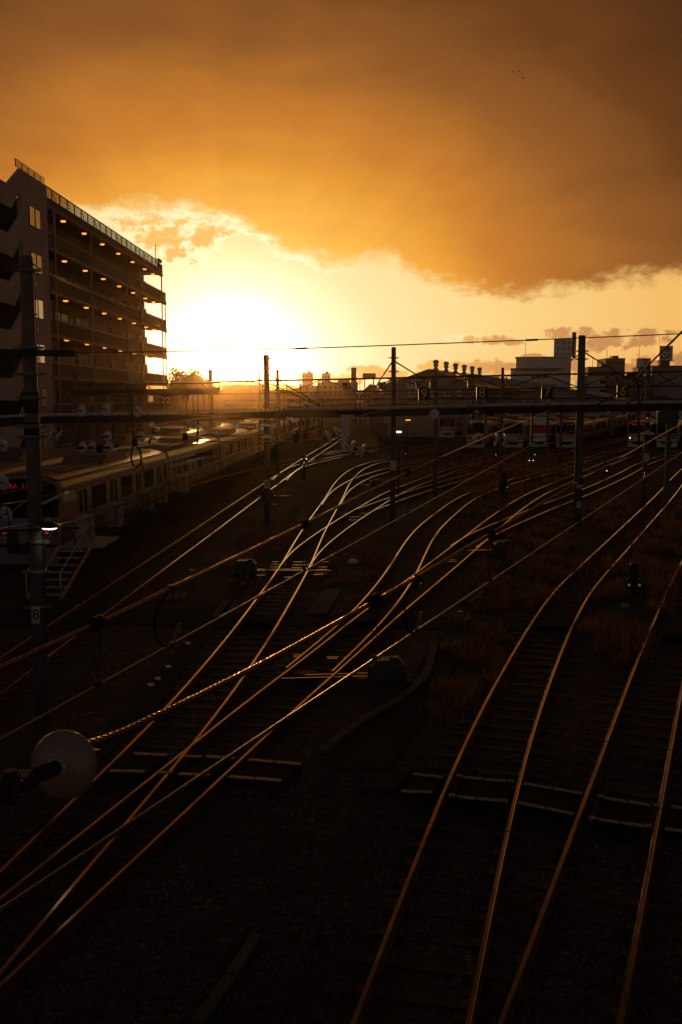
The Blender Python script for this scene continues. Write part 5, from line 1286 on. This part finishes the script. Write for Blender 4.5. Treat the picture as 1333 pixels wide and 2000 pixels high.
# platform fence along the train
def fence(X0, d0, d1, label, h0, h1):
    f = lambda d: X0+(d-d0)*math.tan(AZT)
    root = thing('platform_fence', label, 'fence', (f(d0), d0, 0)); k = 0; d = d0
    build('deck', MB().bar((f(d0), d0, h0), (f(d1), d1, h0), .8, .08), M_asph, root)
    while d < d1 and k < 60:
        build('post', MB().tube([(f(d)+.35, d, 0), (f(d)+.35, d, h1)], .03, 6), M_fpost, root); d += 1.9; k += 1
    for z in (h1-.02, (h0+h1)/2): build('rail', MB().tube([(f(d0)+.35, d0, z), (f(d1)+.35, d1, z)], .02, 6), M_fpost, root)
    return root
fr_ = fence(-9.6, 34.2, 138, 'long railing and raised walkway along the side of the near train', 1.15, 2.15)
f = lambda d: -9.6+(d-34.2)*math.tan(AZT)
for d, col, lab in ((37.0, (.30, .30, .31), 'grey equipment box on the walkway near the train front'), (41.5, (.26, .26, .27), 'second grey equipment box on the walkway along the train'), (47.5, (.05, .16, .04), 'green bin on the walkway beside the train'), (51.0, (.34, .26, .03), 'yellow bin on the walkway beside the train'), (57, (.35, .33, .3), 'pale box on the walkway farthest along the train')):
    root = thing('equipment_box', lab, 'box', (f(d)-.05, d, 1.2)); h = .9 if 'bin' not in lab else .75; m_ = mat('box_paint', col, .55, .1, .15, 4)
    mb = MB(); mb.box((f(d)-.05, d, 1.2+h/2), (.5, .9, h)); build('body', mb, m_, root); mb = MB(); mb.box((f(d)-.05, d, 1.2+h+.03), (.56, .96, .05)); build('lid', mb, m_, root)

# dry grass
def grass():
    gm = mat('dry_grass', (.34, .19, .07), .8, 0, .5, 1.2, transl=.6); mb = MB(); r = random.Random(5)
    areas = [([(900, 940), (1080, 900), (1200, 905), (1000, 960), (900, 1010)], 3200, .30), ([(960, 1090), (1130, 1000), (1240, 985), (1130, 1100), (1060, 1170), (960, 1160)], 4200, .28),
             ([(1170, 1150), (1260, 1050), (1340, 960), (1340, 1120), (1290, 1190), (1240, 1290), (1150, 1250)], 4500, .28), ([(880, 1210), (960, 1130), (1060, 1180), (960, 1330), (880, 1400), (830, 1420)], 2600, .16),
             ([(900, 905), (990, 880), (1130, 880), (1000, 930), (900, 950)], 1600, .35), ([(380, 1150), (420, 1120), (520, 1030), (560, 1060), (440, 1200)], 900, .12), ([(640, 1060), (760, 1020), (800, 1080), (660, 1190), (600, 1190)], 1500, .12)]
    def inside(p, poly):
        x, y = p; c = False; j = len(poly)-1
        for i in range(len(poly)):
            if (poly[i][1] > y) != (poly[j][1] > y) and x < (poly[j][0]-poly[i][0])*(y-poly[i][1])/(poly[j][1]-poly[i][1])+poly[i][0]: c = not c
            j = i
        return c
    for poly, n, h in areas:
        xs = [p[0] for p in poly]; ys = [p[1] for p in poly]; k = 0
        while k < n:
            x, y = r.uniform(min(xs), max(xs)), r.uniform(min(ys), max(ys))
            if not inside((x, y), poly): continue
            p = G(x+r.gauss(0, 16), y+r.gauss(0, 14), 0)
            if mnoise.noise(Vector((p.x*.7, p.y*.45, 1.3))) +.35*mnoise.noise(Vector((p.x*2.3, p.y*1.7, 4.3))) < .10: k += .3; continue
            k += 1
            for _ in range(4):
                a = r.uniform(0, 6.28); hh = h*r.choice((.2, .35, .5, .7, .9, 1.5))*r.uniform(.7, 1.2); w = .010+.0004*p.y; q = p+Vector((r.gauss(0, .08), r.gauss(0, .08), 0))
                u = Vector((math.cos(a)*w, math.sin(a)*w, 0)); t = q+Vector((r.gauss(0, .3)*hh, r.gauss(0, .3)*hh, hh)); b = len(mb.v); mb.v += [q-u, q+u, t]; mb.face((b, b+1, b+2))
    me = mb.mesh('grass', gm); o = bpy.data.objects.new('grass', me); C.objects.link(o); tag(o, 'dry orange grass growing in clumps between the right hand tracks', 'grass', kind='stuff')
grass()
# loose ballast stones close to the bridge
def stones():
    r = random.Random(11); mb = MB(); m = mat('ballast_stone', (.13, .105, .09), .85, 0, .55, 1.7, .4, 40, spec=.15)
    base = [(1, 0, 0), (-1, 0, 0), (0, 1, 0), (0, -1, 0), (0, 0, 1), (0, 0, -1)]; tri = [(0, 2, 4), (2, 1, 4), (1, 3, 4), (3, 0, 4), (2, 0, 5), (1, 2, 5), (3, 1, 5), (0, 3, 5)]
    k = 0
    while k < 15000:
        y = 3.6+14*r.random()**1.3; x = r.uniform(-.42, .42)*y*1.0+.3
        if mnoise.noise(Vector((x*.6, y*.6, 8.0))) < -.25: continue
        k += 1; s = r.uniform(.014, .038); b = len(mb.v); R3 = Matrix.Rotation(r.uniform(0, 6.3), 3, 'Z') @ Matrix.Rotation(r.uniform(0, 3), 3, 'X')
        for v in base: mb.v.append(Vector((x, y, r.uniform(.0, .022)*1.0+.004))+R3@(Vector(v)*s*r.uniform(.6, 1.25)))
        for t in tri: mb.face([b+i for i in t])
    me = mb.mesh('ballast_stones', m); o = bpy.data.objects.new('ballast_stones', me); C.objects.link(o); tag(o, 'loose ballast stones lying between the sleepers in the foreground', 'stones', kind='stuff')
stones()
# birds
for px, py, a in ((1014.5, 139, .3), (1022, 153, -.2), (1003, 141, .6)):
    p = PD(px, py, 160); root = thing('bird', 'tiny dark bird flying high in the brown cloud at upper right', 'bird', p, 'birds in the sky')
    mb = MB(); mb.tube([(-.16, 0, 0), (-.05, 0, .02), (.08, 0, .02), (.17, 0, .03)], [.015, .06, .055, .02], 8); build('body', mb, M_black, root, local=True)
    for s in (-1, 1):
        mb = MB(); mb.prism([(-.05, 0, .04), (.07, 0, .04), (.0, s*.32, .14+a*.1), (-.05, s*.30, .13+a*.1)], (0, 0, .012)); build('wing', mb, M_black, root, local=True)

# ------------------------------------------------------------------ evening haze
hb = MB(); hb.box((0, 2900, 20), (8200, 6500, 42.0))
hm = bpy.data.materials.new('evening_air'); hm.use_nodes = True; ht = hm.node_tree; ht.nodes.clear()
hv = ht.nodes.new('ShaderNodeVolumePrincipled'); ho = ht.nodes.new('ShaderNodeOutputMaterial')
hv.inputs['Color'].default_value = (.95, .78, .55, 1); hv.inputs['Density'].default_value = 7e-5; hv.inputs['Anisotropy'].default_value = .955
ht.links.new(hv.outputs[0], ho.inputs['Volume'])
me = hb.mesh('haze', hm); hz = bpy.data.objects.new('haze', me); C.objects.link(hz); tag(hz, 'thin warm evening haze over the whole yard', 'haze', kind='stuff')
